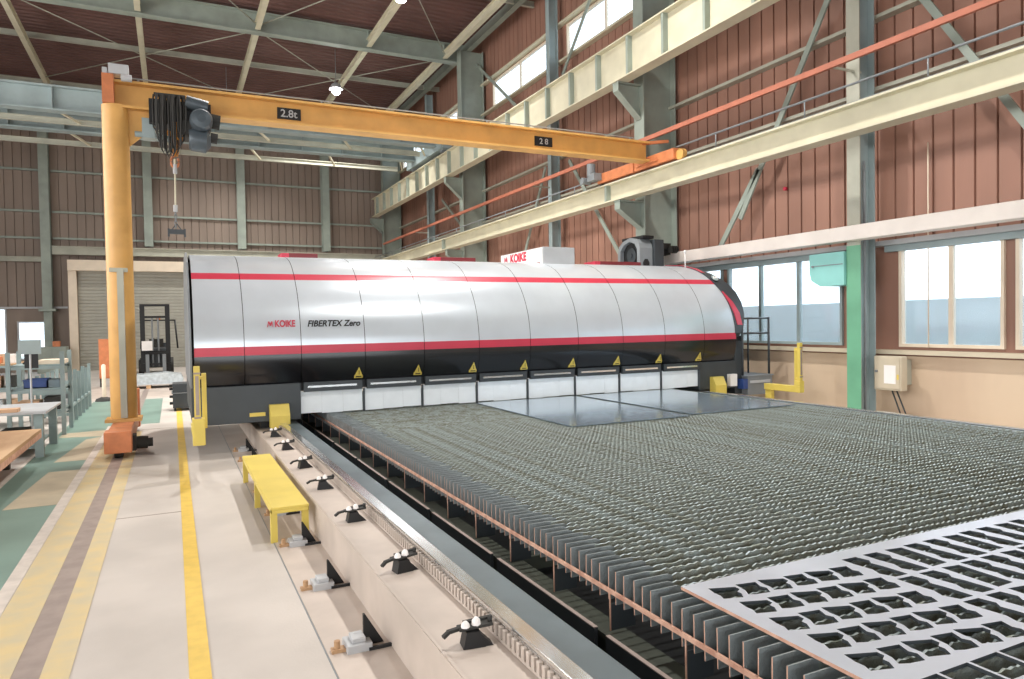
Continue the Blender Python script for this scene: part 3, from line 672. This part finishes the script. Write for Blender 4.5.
# ------------------------------------------------------------------ travel rails of the machine
def rail_bed(name, xs, lab):
    """xs maps distance from the inner side; sign +1 for the left bed, -1 mirrored"""
    r = thing(name, lab, 'machine rail')
    X = xs
    def bx_(a, b, *z): p, q = sorted((X(a), X(b))); return (p, q) + z
    MB().box(*bx_(1.0, 1.27, -.5, 14.5, 0, .30)).box(*bx_(.985, 1.27, -.5, 14.5, .30, .31)).go('bed', 'bed_floor', r)
    MB().box(*bx_(.99, 1.005, -.5, 14.5, .311, .314)).go('edge_strip', 'bed_floor', r)
    MB().box(*bx_(1.27, 1.33, -.5, 14.5, 0, .385)).box(*bx_(1.268, 1.345, -.5, 14.5, .385, .405)).go('rail', 'rail_steel', r, .004)
    t = MB(); y = .2
    p, q = sorted((X(1.25), X(1.268)))
    while y < 9.9: t.box(p, q, y, y + .024, .325, .375); y += .045
    t.box(p, q, -.5, 14.5, .312, .325)
    t.go('toothed_rack', 'bed_floor', r)
    MB().box(*bx_(1.345, 1.52, -.5, 14.5, .0, .38)).go('cover_plate', 'plate_grey', r)
    return r
L_ = lambda x: x
R_ = lambda x: 9.95 - x
rail_bed('machine_rail', L_, 'long machine rail with bright steel top and toothed rack beside the yellow bench')
rail_bed('machine_rail', R_, 'matching machine rail on the far side of the slat table, near the low windows')
# clamps on the bed
def clamp():
    r = thing('rail_clamp', 'dark rail clamp with white bolt heads on the tan rail bed, in a row', 'rail clamp', group='clamps along the rail bed')
    b = MB().prism([(-.045, 0), (.055, 0), (.03, .07), (-.03, .07)], 'y', -.035, .04); b.prism([(.03, 0), (.09, 0), (.03, .06)], 'y', -.03, .03)
    b.go('foot', 'black', r)
    a = MB().bar((-.11, -.01, .075), (-.04, 0, .083), .02, .014).bar((-.06, 0, .08), (.09, .01, .085), .05, .012).cyl((.085, .01, .085), (.085, .01, .115), .01, 8).bar((-.03, .03, .09), (.1, .045, .094), .02, .012).bar((-.13, -.02, .06), (-.1, -.01, .078), .018, .014)
    a.go('arm', 'rubber', r)
    MB().tube([(-.03, -.01, .087), (-.03, -.01, .1), (-.03, -.01, .112)], [.02, .018, .008], 10).go('bolt', 'white', r)
    MB().tube([(.02, .0, .087), (.02, .0, .108), (.02, .0, .12)], [.021, .018, .008], 10).go('bolt', 'white', r)
    return r
cl = clamp(); reg(cl)
CP = [(1.13, 2.8), (1.13, 3.83), (1.12, 4.98), (1.12, 6.1), (1.12, 7.1), (1.12, 8.25), (1.12, 9.3), (1.13, 1.8)]
for i, (x, y) in enumerate(CP):
    o = cl if i == 0 else copy_tree(cl)
    o.location = (x, y, .31); o.rotation_euler = (0, 0, .15 * ((i * 5) % 3 - 1))
CL = ['rail clamp with white bolt heads, nearest the camera beside the rack teeth', 'rail clamp with two white bolt heads, second from the near end of the rail bed', 'rail clamp with white bolt heads, third from the near end of the rail bed', 'rail clamp on the bed level with the near end of the yellow bench', 'rail clamp on the bed beside the middle of the yellow bench', 'rail clamp on the bed beside the far end of the yellow bench', 'dark rail clamp on the bed just in front of the yellow bumper']
def relabel(objs, labs):
    for o, l in zip(objs, labs): o['label'] = l
relabel([cl] + [o for o in COL.objects if o.name.startswith('rail_clamp.')], CL)
last = [o for o in COL.objects if o.name.startswith('rail_clamp.')][-1]
# levelling blocks with gussets at the foot of the bed
def block():
    r = thing('levelling_block', 'small steel block', 'levelling block', group='levelling blocks at the foot of the rail bed')
    MB().box(-.13, .0, -.07, .07, 0, .045).box(-.1, -.03, -.05, .05, .045, .07).go('block', 'light_grey', r, .004)
    MB().prism([(-.03, 0), (.08, 0), (-.02, .17), (-.03, .17)], 'y', .0, .02).go('gusset', 'black', r)
    MB().cyl((-.17, .0, 0), (-.17, .0, .06), .016, 10).box(-.2, -.13, -.025, .025, 0, .02).go('jack_bolt', 'wood', r)
    MB().box(-.02, .1, -.075, -.06, .0, .02).go('shim', 'black', r)
    return r
bk = block(); reg(bk)
BL = ['small steel levelling block at the rail bed foot, the closest one to the camera', 'steel levelling block with dark gusset, second from the near end of the bed', 'steel levelling block with dark gusset just in front of the yellow bench', 'levelling block at the bed foot beside the near leg of the bench', 'levelling block on the floor half hidden behind the yellow bench', 'levelling block at the bed foot beyond the far end of the bench', 'dark levelling block second beyond the bench towards the machine', 'dark levelling block third beyond the bench, closest to the machine']
for i, (x, y) in enumerate([(.9, 3.68), (.9, 4.65), (.9, 5.65), (.9, 6.65), (.9, 7.65), (.9, 8.7), (.9, 9.5), (.9, 10.3)]):
    o = bk if i == 0 else copy_tree(bk)
    o.location = (x, y, 0); o['label'] = BL[i]
# yellow bench
bn = thing('step_bench', 'low yellow steel step bench standing on the floor beside the rail bed', 'bench', (.8, 7.0, 0))
MB().box(-.145, .145, -1.25, 1.25, .265, .285).box(-.145, -.135, -1.25, 1.25, .235, .265).box(.135, .145, -1.25, 1.25, .235, .265).box(-.145, .145, -1.25, -1.235, .235, .265).box(-.145, .145, 1.235, 1.25, .235, .265).go('top', 'yellow', bn, .003)
for y in (-1.2, 0.0, 1.2):
    for x in (-.12, .12): MB().box(x - .025, x + .025, y - .025 * (1 if y else 1), y + .025, 0, .262).go('leg', 'yellow', bn)

# ------------------------------------------------------------------ slat cutting table
tb = thing('cutting_table', 'large cutting table of upright slag covered steel slats in front of the machine', 'cutting table', (5, 5.5, 0))
TX0, TX1, PITCH = 1.93, 8.05, .0715
TZ = .47
def slat_mesh(seed):
    rr = random.Random(seed); mb = MB(); L = TX1 - TX0; n = 122
    top = []
    clean = .13 + rr.random() * .09
    for i in range(n * 2 + 1):
        x = L * i / (2 * n)
        z = -.002 - (.006 if i % 2 else 0) - rr.random() * .005 - (.012 * rr.random() if rr.random() < .06 else 0)
        if x < clean: z = -.001
        th = .003 + (rr.random() * .0035 if x > clean else 0)
        top.append((x, z, th))
    vs = []
    for (x, z, th) in top:
        ox_ = (rr.random() - .5) * .002 if x > clean else 0
        vs += [(x, -.0028, -.165), (x, -.003, -.085), (x, -th + ox_, z), (x, th + ox_, z), (x, .003, -.085), (x, .0028, -.165)]
    for i in range(len(top) - 1):
        a, b = 6 * i, 6 * i + 6; m = 1 if top[i][0] > clean else 0
        for j, mm in ((0, 0), (1, m), (2, 3 if m else 0), (3, m), (4, 0), (5, 0)):
            j2 = (j + 1) % 6; mb.add([vs[a + j], vs[a + j2], vs[b + j2], vs[b + j]], [(0, 3, 2, 1)], mm)
    mb.add(vs[:6], [(0, 1, 2, 3, 4, 5)], 2).add(vs[-6:], [(5, 4, 3, 2, 1, 0)], 2)
    return mb
protos = [slat_mesh(s).go('slat', ['slat', 'slag', 'rust_edge', 'slag_edge'], tb) for s in range(6)]
N = int((13.2 - .95) / PITCH); rest = None
nproto = 0; far = []
for i in range(N):
    y = .95 + PITCH * i
    k = (i * 5 + i // 7) % 6
    if i < 100:
        if nproto <= k and not protos[k].get('used'): o = protos[k]; o['used'] = 1; nproto = max(nproto, 0)
        else: o = protos[k].copy(); COL.objects.link(o)
        if 'used' in o: del o['used']
        if o is protos[k]: nproto = nproto
        o.location = (TX0 - 5 + random.uniform(-.006, .006), y - 5.5, TZ + random.uniform(-.004, .002)); o.rotation_euler = (random.uniform(-.02, .02), 0, random.uniform(-.0006, .0006))
    else: far.append((k, y))
    if i < 100 and o is protos[k]: protos[k] = o.copy(); COL.objects.link(protos[k]); protos[k].name = 'slat_spare'
for p in protos: 
    if p.name.startswith('slat_spare'): bpy.data.objects.remove(p)
sl = [slat_mesh(s) for s in range(3)]
fm = MB()
for k, y in far:
    src = sl[k % 3]; dz = random.uniform(-.004, .002)
    b = len(fm.v); fm.v += [(v[0] + TX0, v[1] + y, v[2] + TZ + dz) for v in src.v]
    fm.f += [tuple(b + i for i in f) for f in src.f]; fm.m += src.m; fm.sm += src.sm
o = fm.go('slats', ['slat', 'slag', 'rust_edge', 'slag_edge'], tb); o.location = (-5, -5.5, 0); o['kind'] = 'stuff'
def tgo(mb, name, mats, label=None): o = mb.go(name, mats, tb, 0, label); o.location = (-5, -5.5, 0); return o
for x in (1.955, 8.02): x += -.035 if x < 5 else .035; tgo(MB().box(x - .006, x + .006, .8, 13.2, .352, .372), 'side_bar', 'rust_edge', 'pinkish rusty side bar')
for x in (3.0, 4.25, 5.5, 6.75): tgo(MB().box(x - .006, x + .006, .8, 13.2, .24, .30), 'support_bar', 'slat')
k = 0; y = 1.2
while y < 13:
    for x, sg in ((1.915, 1), (8.065, -1)): tgo(MB().box(*sorted((x, x + sg * .005)), y - .004, y + .004, .165, .352, 1).box(*sorted((x + sg * .005, x + sg * .15)), y - .003, y + .003, .165, .30, 0), 'post', ['dark_grey', 'rust_edge'])
    y += PITCH * 8
for a, b in ((1.87, 2.0), (7.98, 8.11)): tgo(MB().box(a, b, .5, 13.3, .14, .165).box((a + b) / 2 - .02, (a + b) / 2 + .02, .5, 13.3, .02, .14).box(a, b, .5, 13.3, 0, .02), 'base_beam', 'strip_green')
for y in (1.0, 4.2, 7.4, 10.6, 13.0): tgo(MB().box(2.0, 7.98, y - .05, y + .05, .05, .14), 'cross_beam', 'strip_green')
tgo(MB().box(1.83, 8.15, .6, 13.2, 0, .012), 'slag_tray', 'black')
# dark cable trough between rail and table
ct = thing('cable_trough', 'black cable trough with pale edged side panels between rail and slat table', 'cable trough', (1.7, 6, 0))
MB().box(-.16, .12, -6, 7, 0, .03).go('tray', 'black', ct)
y = -5.6
while y < 6.2:
    MB().box(.075, .095, y, y + 1.12, .03, .235).go('side_panel', 'dark_grey', ct)
    MB().box(.074, .096, y, y + 1.12, .235, .24).go('panel_edge', 'rail_slot', ct); y += 1.22
for y in (-3.0, -.9): MB().tube([(-.1, y, .06), (-.05, y + .1, .1), (.0, y + .05, .07), (.05, y + .12, .12)], .008, 6).tube([(-.06, y + .06, .05), (.0, y + .16, .14)], .01, 6).go('loose_cable', 'mid_grey', ct)

# ------------------------------------------------------------------ sheets on the table
tag(MB().box(4.16, 5.9, 7.08, 9.95, TZ + .002, TZ + .012).go('steel_sheet', 'sheet'), 'plain dark shiny steel sheet lying on the slats, the left of the two', 'steel sheet', 'uncut steel sheets')
tag(MB().box(6.02, 7.86, 7.18, 9.95, TZ + .002, TZ + .012).go('steel_sheet', 'sheet'), 'plain shiny steel sheet on the slats, the one beside the low windows', 'steel sheet', 'uncut steel sheets')
SHEETS = [o for o in COL.objects if o.name.startswith('steel_sheet')]
def cut_sheet():
    z0, z1 = TZ + .004, TZ + .018
    X0, X1, Y0, Y1 = 2.05, 5.4, .75, 2.535
    rr = random.Random(3); holes = []
    def rnd(P, r=.006): return P
    # region A: pairs of notched four sided holes
    def holeA(cx, cy, flip):
        P = [(-.058, .058), (-.01, .052), (.052, .045), (.058, .02), (.036, .0), (.042, -.02), (.03, -.056), (-.05, -.05), (-.046, -.02), (-.056, .01)]
        if flip: P = [(-.052, .052), (.04, .056), (.034, .01), (.05, -.01), (.04, -.052), (-.02, -.056), (-.054, -.05), (-.044, -.01)]
        return [(cx + 1.12 * (p[0] + p[1] * .25), cy + 1.12 * (p[1] - p[0] * .22)) for p in P]
    for r in range(5):
        for c in range(6):
            cx = 2.19 + .134 * c + .012 * (r % 2); cy = 2.38 - .178 * r - .022 * (c % 6) * .6
            if cx + .07 > 2.95 : continue
            if r == 0 and c == 99: continue
            holes.append(holeA(cx, cy, c % 2))
    # region B: long slanting holes
    for r in range(3):
        for c in range(15):
            cx = 3.03 + .155 * c; cy = 2.30 - .30 * r
            if r == 2 and cy - .14 < 1.5: hh = .1; cy = 1.66
            else: hh = .125
            P = [(-.058, hh), (.03, hh * 1.02), (.048, hh * .55), (.026, hh * .3), (.04, -hh * .1), (.056, -hh), (-.02, -hh * 1.03), (-.05, -hh * .6), (-.034, -hh * .2), (-.05, hh * .4)]
            if c % 3 == 2: P = [(-.05, hh), (.05, hh * .95), (.056, -hh * .9), (-.046, -hh)]
            holes.append([(cx + 1.1 * p[0] + .08 * p[1], cy + 1.08 * p[1] - .1 * p[0]) for p in P])
    # region C: rectangular grid openings
    for r in range(4):
        for c in range(19):
            cx = 2.22 + .168 * c; cy = 1.44 - .158 * r
            holes.append([(cx - .077, cy + .07), (cx + .077, cy + .07), (cx + .077, cy - .07), (cx - .077, cy - .07)])
    outer = [(X0, Y0), (X1, Y0), (X1, Y1), (X0, Y1)]
    loops = [outer] + [h_[::-1] for h_ in holes]
    tri = tessellate_polygon([[Vector((p[0], p[1], 0)) for p in l] for l in loops])
    flat = [p for l in loops for p in l]; mb = MB(); n = len(flat)
    vs = [(p[0], p[1], z1) for p in flat] + [(p[0], p[1], z0) for p in flat]
    mb.add(vs, [tuple(t) for t in tri], 0); mb.add(vs, [tuple(n + i for i in t[::-1]) for t in tri], 0)
    b = 0
    for li, l in enumerate(loops):
        k = len(l); mb.add(vs, [(b + i, b + (i + 1) % k, n + b + (i + 1) % k, n + b + i) for i in range(k)], 1 if li == 0 else 2); b += k
    o = mb.go('cut_sheet', ['cut_sheet', 'rust_edge', 'dark_grey'])
    bm = bmesh.new(); bm.from_mesh(o.data); bmesh.ops.remove_doubles(bm, verts=bm.verts, dist=1e-6); bmesh.ops.recalc_face_normals(bm, faces=bm.faces); bm.to_mesh(o.data); bm.free()
    tag(o, 'pale grey steel sheet full of cut out holes on the slats', 'cut steel sheet')
cut_sheet()

# ------------------------------------------------------------------ wall equipment
e = thing('electrical_box', 'beige electrical cabinet with a white notice on the tan wall under the window', 'electrical box', (10.35, 7.45, .8))
MB().box(-.15, .0, -.2, .27, -.28, .26).go('cabinet', 'box_cream', e, .01)
MB().box(0, .24, -.1, -.06, -.2, .2).box(0, .24, .1, .14, -.2, .2).go('bracket', 'steel_grey', e)
MB().box(-.165, -.15, -.18, .25, -.25, .23).go('door', 'box_cream', e, .004)
MB().box(-.17, -.165, -.12, .08, -.17, .12).go('notice', 'white', e)
MB().box(-.172, -.165, -.17, -.14, -.1, -.02).go('yellow_sticker', 'yellow', e)
MB().cyl((-.19, .21, .02), (-.165, .21, .02), .02, 10).go('handle', 'mid_grey', e)
MB().cyl((-.05, -.05, -.28), (.05, -.2, -.8), .012, 8).cyl((-.05, .03, -.28), (.05, -.1, -.8), .012, 8).go('cable', 'dark_grey', e)
tt = thing('wall_heater', 'teal sheet metal unit heater mounted on the green column', 'heater', (10.12, 8.4, 2.5))
MB().prism([(.34, .27), (-.35, .27), (-.35, -.28), (.12, -.28), (.3, -.18), (.34, -.05)], 'x', -.2, .25).go('casing', 'teal', tt, .006)
MB().box(-.207, -.2, -.33, .3, .06, .075).cyl((-.2, .26, .06), (-.225, .26, .06), .02, 8).go('latch', 'mid_grey', tt)
cam = thing('red_lamp', 'tiny red signal lamp on the brown wall above the trunking beam', 'signal lamp', (10.58, 9.85, 4.15))
MB().cyl((-.0, 0, 0), (-.05, 0, 0), .035, 10).go('lens', 'red', cam)

# hanging high bay lamps
def lamp():
    r = thing('high_bay_lamp', 'bright round high bay lamp hanging under the brown roof', 'ceiling lamp', group='high bay lamps under the roof')
    MB().tube([(0, 0, 0), (0, 0, .18), (0, 0, .24)], [.26, .16, .07], 20).go('housing', 'light_grey', r)
    MB().tube([(0, 0, -.2), (0, 0, -.17), (0, 0, -.1), (0, 0, -.03), (0, 0, -.001)], [.04, .11, .16, .15, .1], 20).go('lens', 'lamp_glow', r)
    MB().cyl((0, 0, .24), (0, 0, 1.51), .012, 6).go('hanger', 'mid_grey', r)
    return r
lp = lamp(); reg(lp)
LL = ['bright glowing round lamp under the roof behind the yellow crane beam', 'bright round lamp hanging under the roof beyond the machine, high over its middle', 'round lamp hanging under the roof above the far end of the slat table', 'round lamp hanging under the roof above the cut steel sheet', 'round lamp hanging under the roof above the walkway beyond the yellow column', 'round lamp hanging under the roof behind the machine shell', 'round lamp hanging under the roof in front of the back wall']
for i, (x, y) in enumerate(LAMPS):
    o = lp if i == 0 else copy_tree(lp)
    o.location = (x, y, 10.6); o['label'] = LL[i]
    l = bpy.data.lights.new('lamp_light', 'AREA'); l.shape = 'DISK'; l.size = .45; l.energy = LAMP_POWER; l.color = (1.0, .97, .92); l.spread = math.radians(130)
    lo_ = bpy.data.objects.new('lamp_light', l); lo_.location = (x, y, (10.6) - .24); COL.objects.link(lo_)

# ------------------------------------------------------------------ clutter on the left
tbn = thing('low_platform', 'low flat wooden topped platform on the floor beside the green walkway', 'platform', (-2.4, 8.6, 0))
MB().box(-.85, .86, -2.2, 2.1, .41, .45).go('top', 'wood', tbn)
MB().box(-.85, .86, -2.2, 2.1, .34, .409).go('frame', 'rust_edge', tbn)
for x in (-.7, .5):
    for y in (-2.0, 0, 1.9): MB().box(x - .05, x + .05, y - .05, y + .05, 0, .34).go('leg', 'rubber', tbn)
tag(MB().box(-2.6, -1.75, 6.6, 8.9, .452, .462).go('metal_sheet', 'steel_blue'), 'thin blue grey sheet lying on the low wooden platform', 'metal sheet')

def rack(x0, x1, y0, y1, zs, top, label, posts=2, wood='wood'):
    r = thing('storage_rack', label, 'rack', ((x0 + x1) / 2, (y0 + y1) / 2, 0))
    hx, hy = (x1 - x0) / 2, (y1 - y0) / 2
    for ix in range(posts):
        for y in (-hy, hy):
            x = -hx + 2 * hx * ix / (posts - 1); MB().box(x - .03, x + .03, y - .03, y + .03, 0, top).go('post', 'rack_grey', r)
    for z in zs:
        MB().box(-hx + .03, hx - .03, -hy + .03, hy - .03, z - .02, z + .01).go('shelf', wood if z == zs[-1] and z > .8 else 'rack_grey', r)
        MB().box(-hx, hx, -hy - .02, -hy + .03, z - .06, z - .021).go('shelf_beam', 'rack_grey', r)
        MB().box(-hx, hx, hy - .03, hy + .02, z - .06, z - .021).go('shelf_beam', 'rack_grey', r)
    return r
def bx3(name, x, y, z, w, d, h_, m, label, cat, group=None, rot=0):
    o = MB().box(-w / 2, w / 2, -d / 2, d / 2, 0, h_).go(name, m, None, .006); o.location = (x, y, z); o.rotation_euler = (0, 0, rot); return tag(o, label, cat, group)
# steel bench directly beyond the platform
pt = thing('steel_workbench', 'pale steel topped low workbench between the platform and the racks', 'workbench', (-2.55, 11.9, 0))
MB().box(-1.0, 1.0, -.7, .7, .59, .62).go('top', 'light_grey', pt)
for x in (-.9, .9):
    for y in (-.6, .6): MB().box(x - .05, x + .05, y - .05, y + .05, 0, .59).go('leg', 'rack_grey', pt)
MB().box(-.85, .85, -.6, .6, .12, .15).go('shelf', 'rack_grey', pt)
bx3('machine_part', -1.95, 11.55, .155, .3, .35, .22, 'rubber', 'black machine part on the lower shelf of the low steel workbench', 'machine part')
bx3('metal_box', -2.4, 11.5, .155, .3, .3, .28, 'mid_grey', 'grey metal box on the lower shelf of the low steel workbench', 'box')
bx3('wooden_block', -2.05, 11.35, .622, .35, .2, .05, 'cardboard', 'flat tan block lying on top of the low steel workbench', 'block')
rack(-2.36, -1.63, 13.5, 14.4, [.4, .76, 1.14], 1.36, 'grey steel rack holding a blue crate, beyond the low steel workbench', 2, 'rack_grey')
crt = thing('plastic_crate', 'blue plastic crate on the shelf of the grey steel rack', 'crate', (-2.02, 13.8, .772))
MB().box(-.16, .16, -.2, .2, 0, .015).box(-.16, -.15, -.2, .2, 0, .14).box(.15, .16, -.2, .2, 0, .14).box(-.16, .16, -.2, -.19, 0, .14).box(-.16, .16, .19, .2, 0, .14).go('body', 'blue', crt)
MB().box(-.17, .17, -.21, -.2, .12, .14).box(-.17, .17, .2, .21, .12, .14).go('rim', 'blue', crt)
bx3('steel_bin', -1.76, 13.8, .772, .16, .4, .13, 'plate_grey', 'grey green bin beside the blue crate', 'bin')
bx3('carton', -2.12, 13.8, .412, .3, .4, .15, 'cardboard', 'pale brown carton on the bottom shelf of the grey steel rack', 'carton')
bx3('iron_casting', -1.8, 13.8, .412, .22, .4, .2, 'rubber', 'dark casting on the bottom shelf of the grey steel rack', 'casting')
bx3('tray', -1.8, 13.9, 1.152, .36, .6, .07, 'frame_cream', 'cream tray on the top shelf of the grey steel rack', 'tray')
tp = MB()
for k in range(7): tp.cyl((-2.2 + .02 * k, 13.8 + .05 * (k % 3), 1.17), (-2.16 + .03 * k, 13.9, 1.2 + .02 * (k % 2)), .018, 8)
tag(tp.go('tool_pile', ['rubber']), 'small heap of dark tools on the top shelf of the rack', 'tools', kind='stuff')
mo = thing('notice_stand', 'grey board on a thin pole with a dark panel beneath, standing by the racks', 'notice stand', (-2.0, 13.1, 0))
MB().cyl((0, 0, 0), (0, 0, 1.5), .014, 8).go('pole', 'light_grey', mo)
MB().cyl((0, 0, 0), (0, 0, .02), .14, 16).go('foot', 'rubber', mo)
MB().box(-.15, .15, -.035, -.015, 1.34, 1.56).go('board', 'steel_blue', mo)
MB().box(-.08, .1, .015, .04, 1.12, 1.34).go('dark_panel', 'black', mo)
rack(-3.4, -2.44, 14.9, 15.9, [.3, .7, 1.12], 1.12, 'wooden topped workbench rack with crowded shelves, behind the notice stand', 2)
for i, (x, w, m, l) in enumerate([(-3.1, .25, 'mid_grey', 'grey tin'), (-2.84, .2, 'cardboard', 'brown box'), (-2.6, .14, 'rubber', 'black canister')]):
    bx3('shelf_box', x, 15.2, .712, w, .3, .2, m, l + ' on the middle shelf of the wooden topped workbench', 'box')
    bx3('shelf_box', x + .02, 15.2, .312, w, .3, .18, ['rubber', 'light_grey', 'cardboard'][i], ['black box', 'pale box', 'tan box'][i] + ' on the bottom shelf of the wooden topped workbench', 'box')
    bx3('bench_box', x, 15.3, 1.132, w * .8, .2, .08 + .04 * i, ['light_grey', 'crane_orange', 'white'][i], ['pale grey', 'orange', 'white'][i] + ' box standing on the wooden workbench top', 'box')
# row of uprights: steel offcut rack
ur = thing('offcut_rack', 'grey rack of upright steel frames standing along the far green walkway', 'rack', (-1.82, 16.3, 0))
for k in range(6):
    y = -1.3 + .62 * k
    f = MB().box(.1, .16, y, y + .05, 0, .9 + .06 * (k % 2)).box(-.5, -.44, y, y + .05, 0, .86).box(-.44, .1, y, y + .05, .55, .6).box(-.44, .1, y, y + .05, .15, .2)
    f.go('upright_frame', 'rack_grey', ur)
MB().box(.11, .15, -1.3, 1.85, .3, .35).box(-.49, -.45, -1.3, 1.85, .3, .35).go('long_rail', 'rack_grey', ur)
for k in range(5):
    y = 15.1 + .62 * k
    bx3('steel_offcut', -2.0, y + .25, .202, .4, .3, .22 + .07 * (k % 3), ['light_grey', 'mid_grey', 'steel_blue', 'mid_grey', 'white'][k], ['pale grey', 'mid grey', 'bluish', 'darker grey', 'white'][k] + ' steel offcut standing inside the upright frame rack', 'steel offcut', 'offcuts in the rack')
mb = MB().box(-2.4, 2.4, -.35, .35, 0, .04)
wb = thing('long_workbench', 'long wooden topped bench in front of the back wall windows', 'workbench', (-5.2, 24, 0))
MB().box(-1.4, 1.4, -.4, .4, .76, .82).go('top', 'wood', wb)
for x in (-1.3, 1.3):
    for y in (-.33, .33): MB().box(x - .04, x + .04, y - .04, y + .04, 0, .76).go('leg', 'rack_grey', wb)
for i, (x, w, h_, m, l) in enumerate([(-6.2, .35, .3, 'white', 'white carton'), (-5.6, .3, .2, 'crane_orange', 'orange toolbox'), (-5.0, .4, .45, 'light_grey', 'pale grey monitor shaped box'), (-4.3, .3, .25, 'cardboard', 'brown carton')]):
    bx3('bench_item', x, 24, .82, w, .3, h_, m, l + ' on the long bench before the back windows', 'box')
pg = thing('partition_cabinet', 'grey green cabinet standing against the back wall beside the shutter', 'cabinet', (-4.3, 33.6, 0))
MB().box(-.55, .45, -.4, .4, 0, 1.05).go('body', 'steel_green', pg, .01)
for x in (-.53, -.02): MB().box(x, x + .46, -.42, -.4, .05, 1.0).go('door', 'steel_green', pg)
bx3('red_bottle_box', -4.2, 33.4, 1.05, .25, .25, .22, 'crane_orange', 'small orange box on top of the grey green cabinet', 'box')

# pole with base, hanging sign, pallets, cart, forklift
po = thing('chain_post', 'cream chain post on a black rubber base at the end of the green walkway', 'post', (-1.5, 19.3, 0))
MB().tube([(0, 0, .05), (0, 0, .85), (0, 0, .88)], [.045, .045, .02], 14).go('post', 'frame_cream', po)
MB().tube([(0, 0, 0), (0, 0, .06), (0, 0, .1)], [.2, .17, .06], 20).go('base', 'rubber', po)
fc = thing('locker', 'narrow orange cabinet on legs seen behind the yellow crane column', 'cabinet', (-1.8, 24.2, 0))
MB().box(-.18, .18, -.15, .15, .25, 1.42).go('body', 'crane_orange', fc, .01)
MB().box(-.16, .16, -.16, -.15, .28, 1.39).go('door', 'crane_orange', fc)
for x in (-.15, .15):
    for y in (-.12, .12): MB().box(x - .02, x + .02, y - .02, y + .02, 0, .25).go('leg', 'rubber', fc)
bt = thing('parts_cart', 'stacked dark grey metal case standing on the floor beside the machine end', 'metal case', (.17, 16.3, 0))
MB().box(-.2, .2, -.3, .3, .06, .36).go('body', 'dark_grey', bt, .01)
MB().box(-.2, .2, -.3, .3, .38, .56).go('upper_case', 'dark_grey', bt, .01)
MB().box(-.22, .22, -.32, .32, .36, .38).go('rim', 'mid_grey', bt)
for z in (.14, .28, .44, .51): MB().box(-.26, -.2, -.1, .1, z - .02, z + .02).go('handle', 'rubber', bt)
for x in (-.16, .16):
    for y in (-.25, .25): MB().cyl((x - .02, y, .03), (x + .02, y, .03), .03, 10).go('caster', 'rubber', bt)
pa = thing('wooden_pallet', 'low pale pallet on the floor in front of the forklift', 'pallet', (-.65, 23.0, 0))
MB().box(-.95, .95, -.5, .5, .1, .13).go('deck', 'light_grey', pa)
for x in (-.85, 0, .85): MB().box(x - .06, x + .06, -.5, .5, 0, .1).go('runner', 'wood', pa)
fb = MB().prism([(-1.5, .0), (.2, 0), (.26, .1), (.2, .24), (-.2, .3), (-.8, .26), (-1.5, .29), (-1.56, .12)], 'y', -.4, .4)
fo = fb.go('wrapped_sheets', 'film', None, .04); fo.location = (0.0 - .0, 23.0, .13); tag(fo, 'stack of sheets wrapped in silvery film lying on the pallet', 'wrapped sheets')
fk = thing('forklift', 'dark forklift with a tall mast parked before the roller shutter', 'forklift', (-.58, 30.5, 0))
for x in (-.42, .42): MB().box(x - .08, x + .08, -1.02, -.9, .1, 2.62).go('mast_rail', 'black', fk)
for z in (.8, 2.1, 2.54): MB().box(-.34, .34, -1.0, -.92, z, z + .08).go('mast_crossbar', 'black', fk)
for x in (-.1, .1): MB().cyl((x, -.96, .3), (x, -.96, 2.1), .035, 10).go('lift_cylinder', 'mid_grey', fk)
MB().box(-.45, .45, -1.1, -1.03, .35, .42).box(-.45, .45, -1.1, -1.03, .75, .82).box(-.35, -.3, -1.1, -1.03, .42, .75).box(.3, .35, -1.1, -1.03, .42, .75).go('fork_carriage', 'black', fk)
for x in (-.28, .28): MB().box(x - .06, x + .06, -1.16, -1.1, .08, .75).box(x - .06, x + .06, -2.1, -1.1, .05, .09).go('fork', 'mid_grey', fk)
MB().prism([(-.85, .25), (-.85, .95), (-.3, 1.0), (-.2, .7), (.4, .7), (.5, 1.15), (1.15, 1.1), (1.25, .3)], 'x', -.48, .48).go('body', 'dark_grey', fk, .03)
MB().box(-.46, .46, .6, 1.3, .3, 1.12).go('counterweight', 'mid_grey', fk, .05)
for x in (-.5, .9 - .4):
    for y in (-.6, .85): MB().cyl((x - .09, y, .28), (x + .09, y, .28), .28, 20).go('wheel', 'rubber', fk)
gd = MB()
for x in (-.5, .75): gd.cyl((x, -.7, .95), (x * .9, -.4, 2.0), .03, 8).cyl((x, .9, 1.0), (x * .9, .7, 2.0), .03, 8)
gd.box(-.48, .7, -.42, .72, 2.0, 2.04)
gd.go('overhead_guard', 'black', fk)
MB().box(-.25, .25, .0, .45, .7, .82).box(-.25, .25, .38, .5, .82, 1.3).go('seat', 'rubber', fk)
MB().cyl((0, -.55, 1.0), (0, -.4, 1.2), .02, 8).tube([(.17 * math.cos(a), -.4 + .05 * math.sin(a), 1.2 + .15 * math.sin(a)) for a in [2 * PI * k / 16 for k in range(17)]], .014, 6).go('steering_wheel', 'rubber', fk)
MB().cyl((0.1, .1, 2.04), (.1, .1, 2.2), .07, 12).go('beacon', 'crane_orange', fk, label='orange beacon')
MB().box(-.45, -.1, -1.35, -1.17, .9, 1.25).go('document_box', 'white', fk)
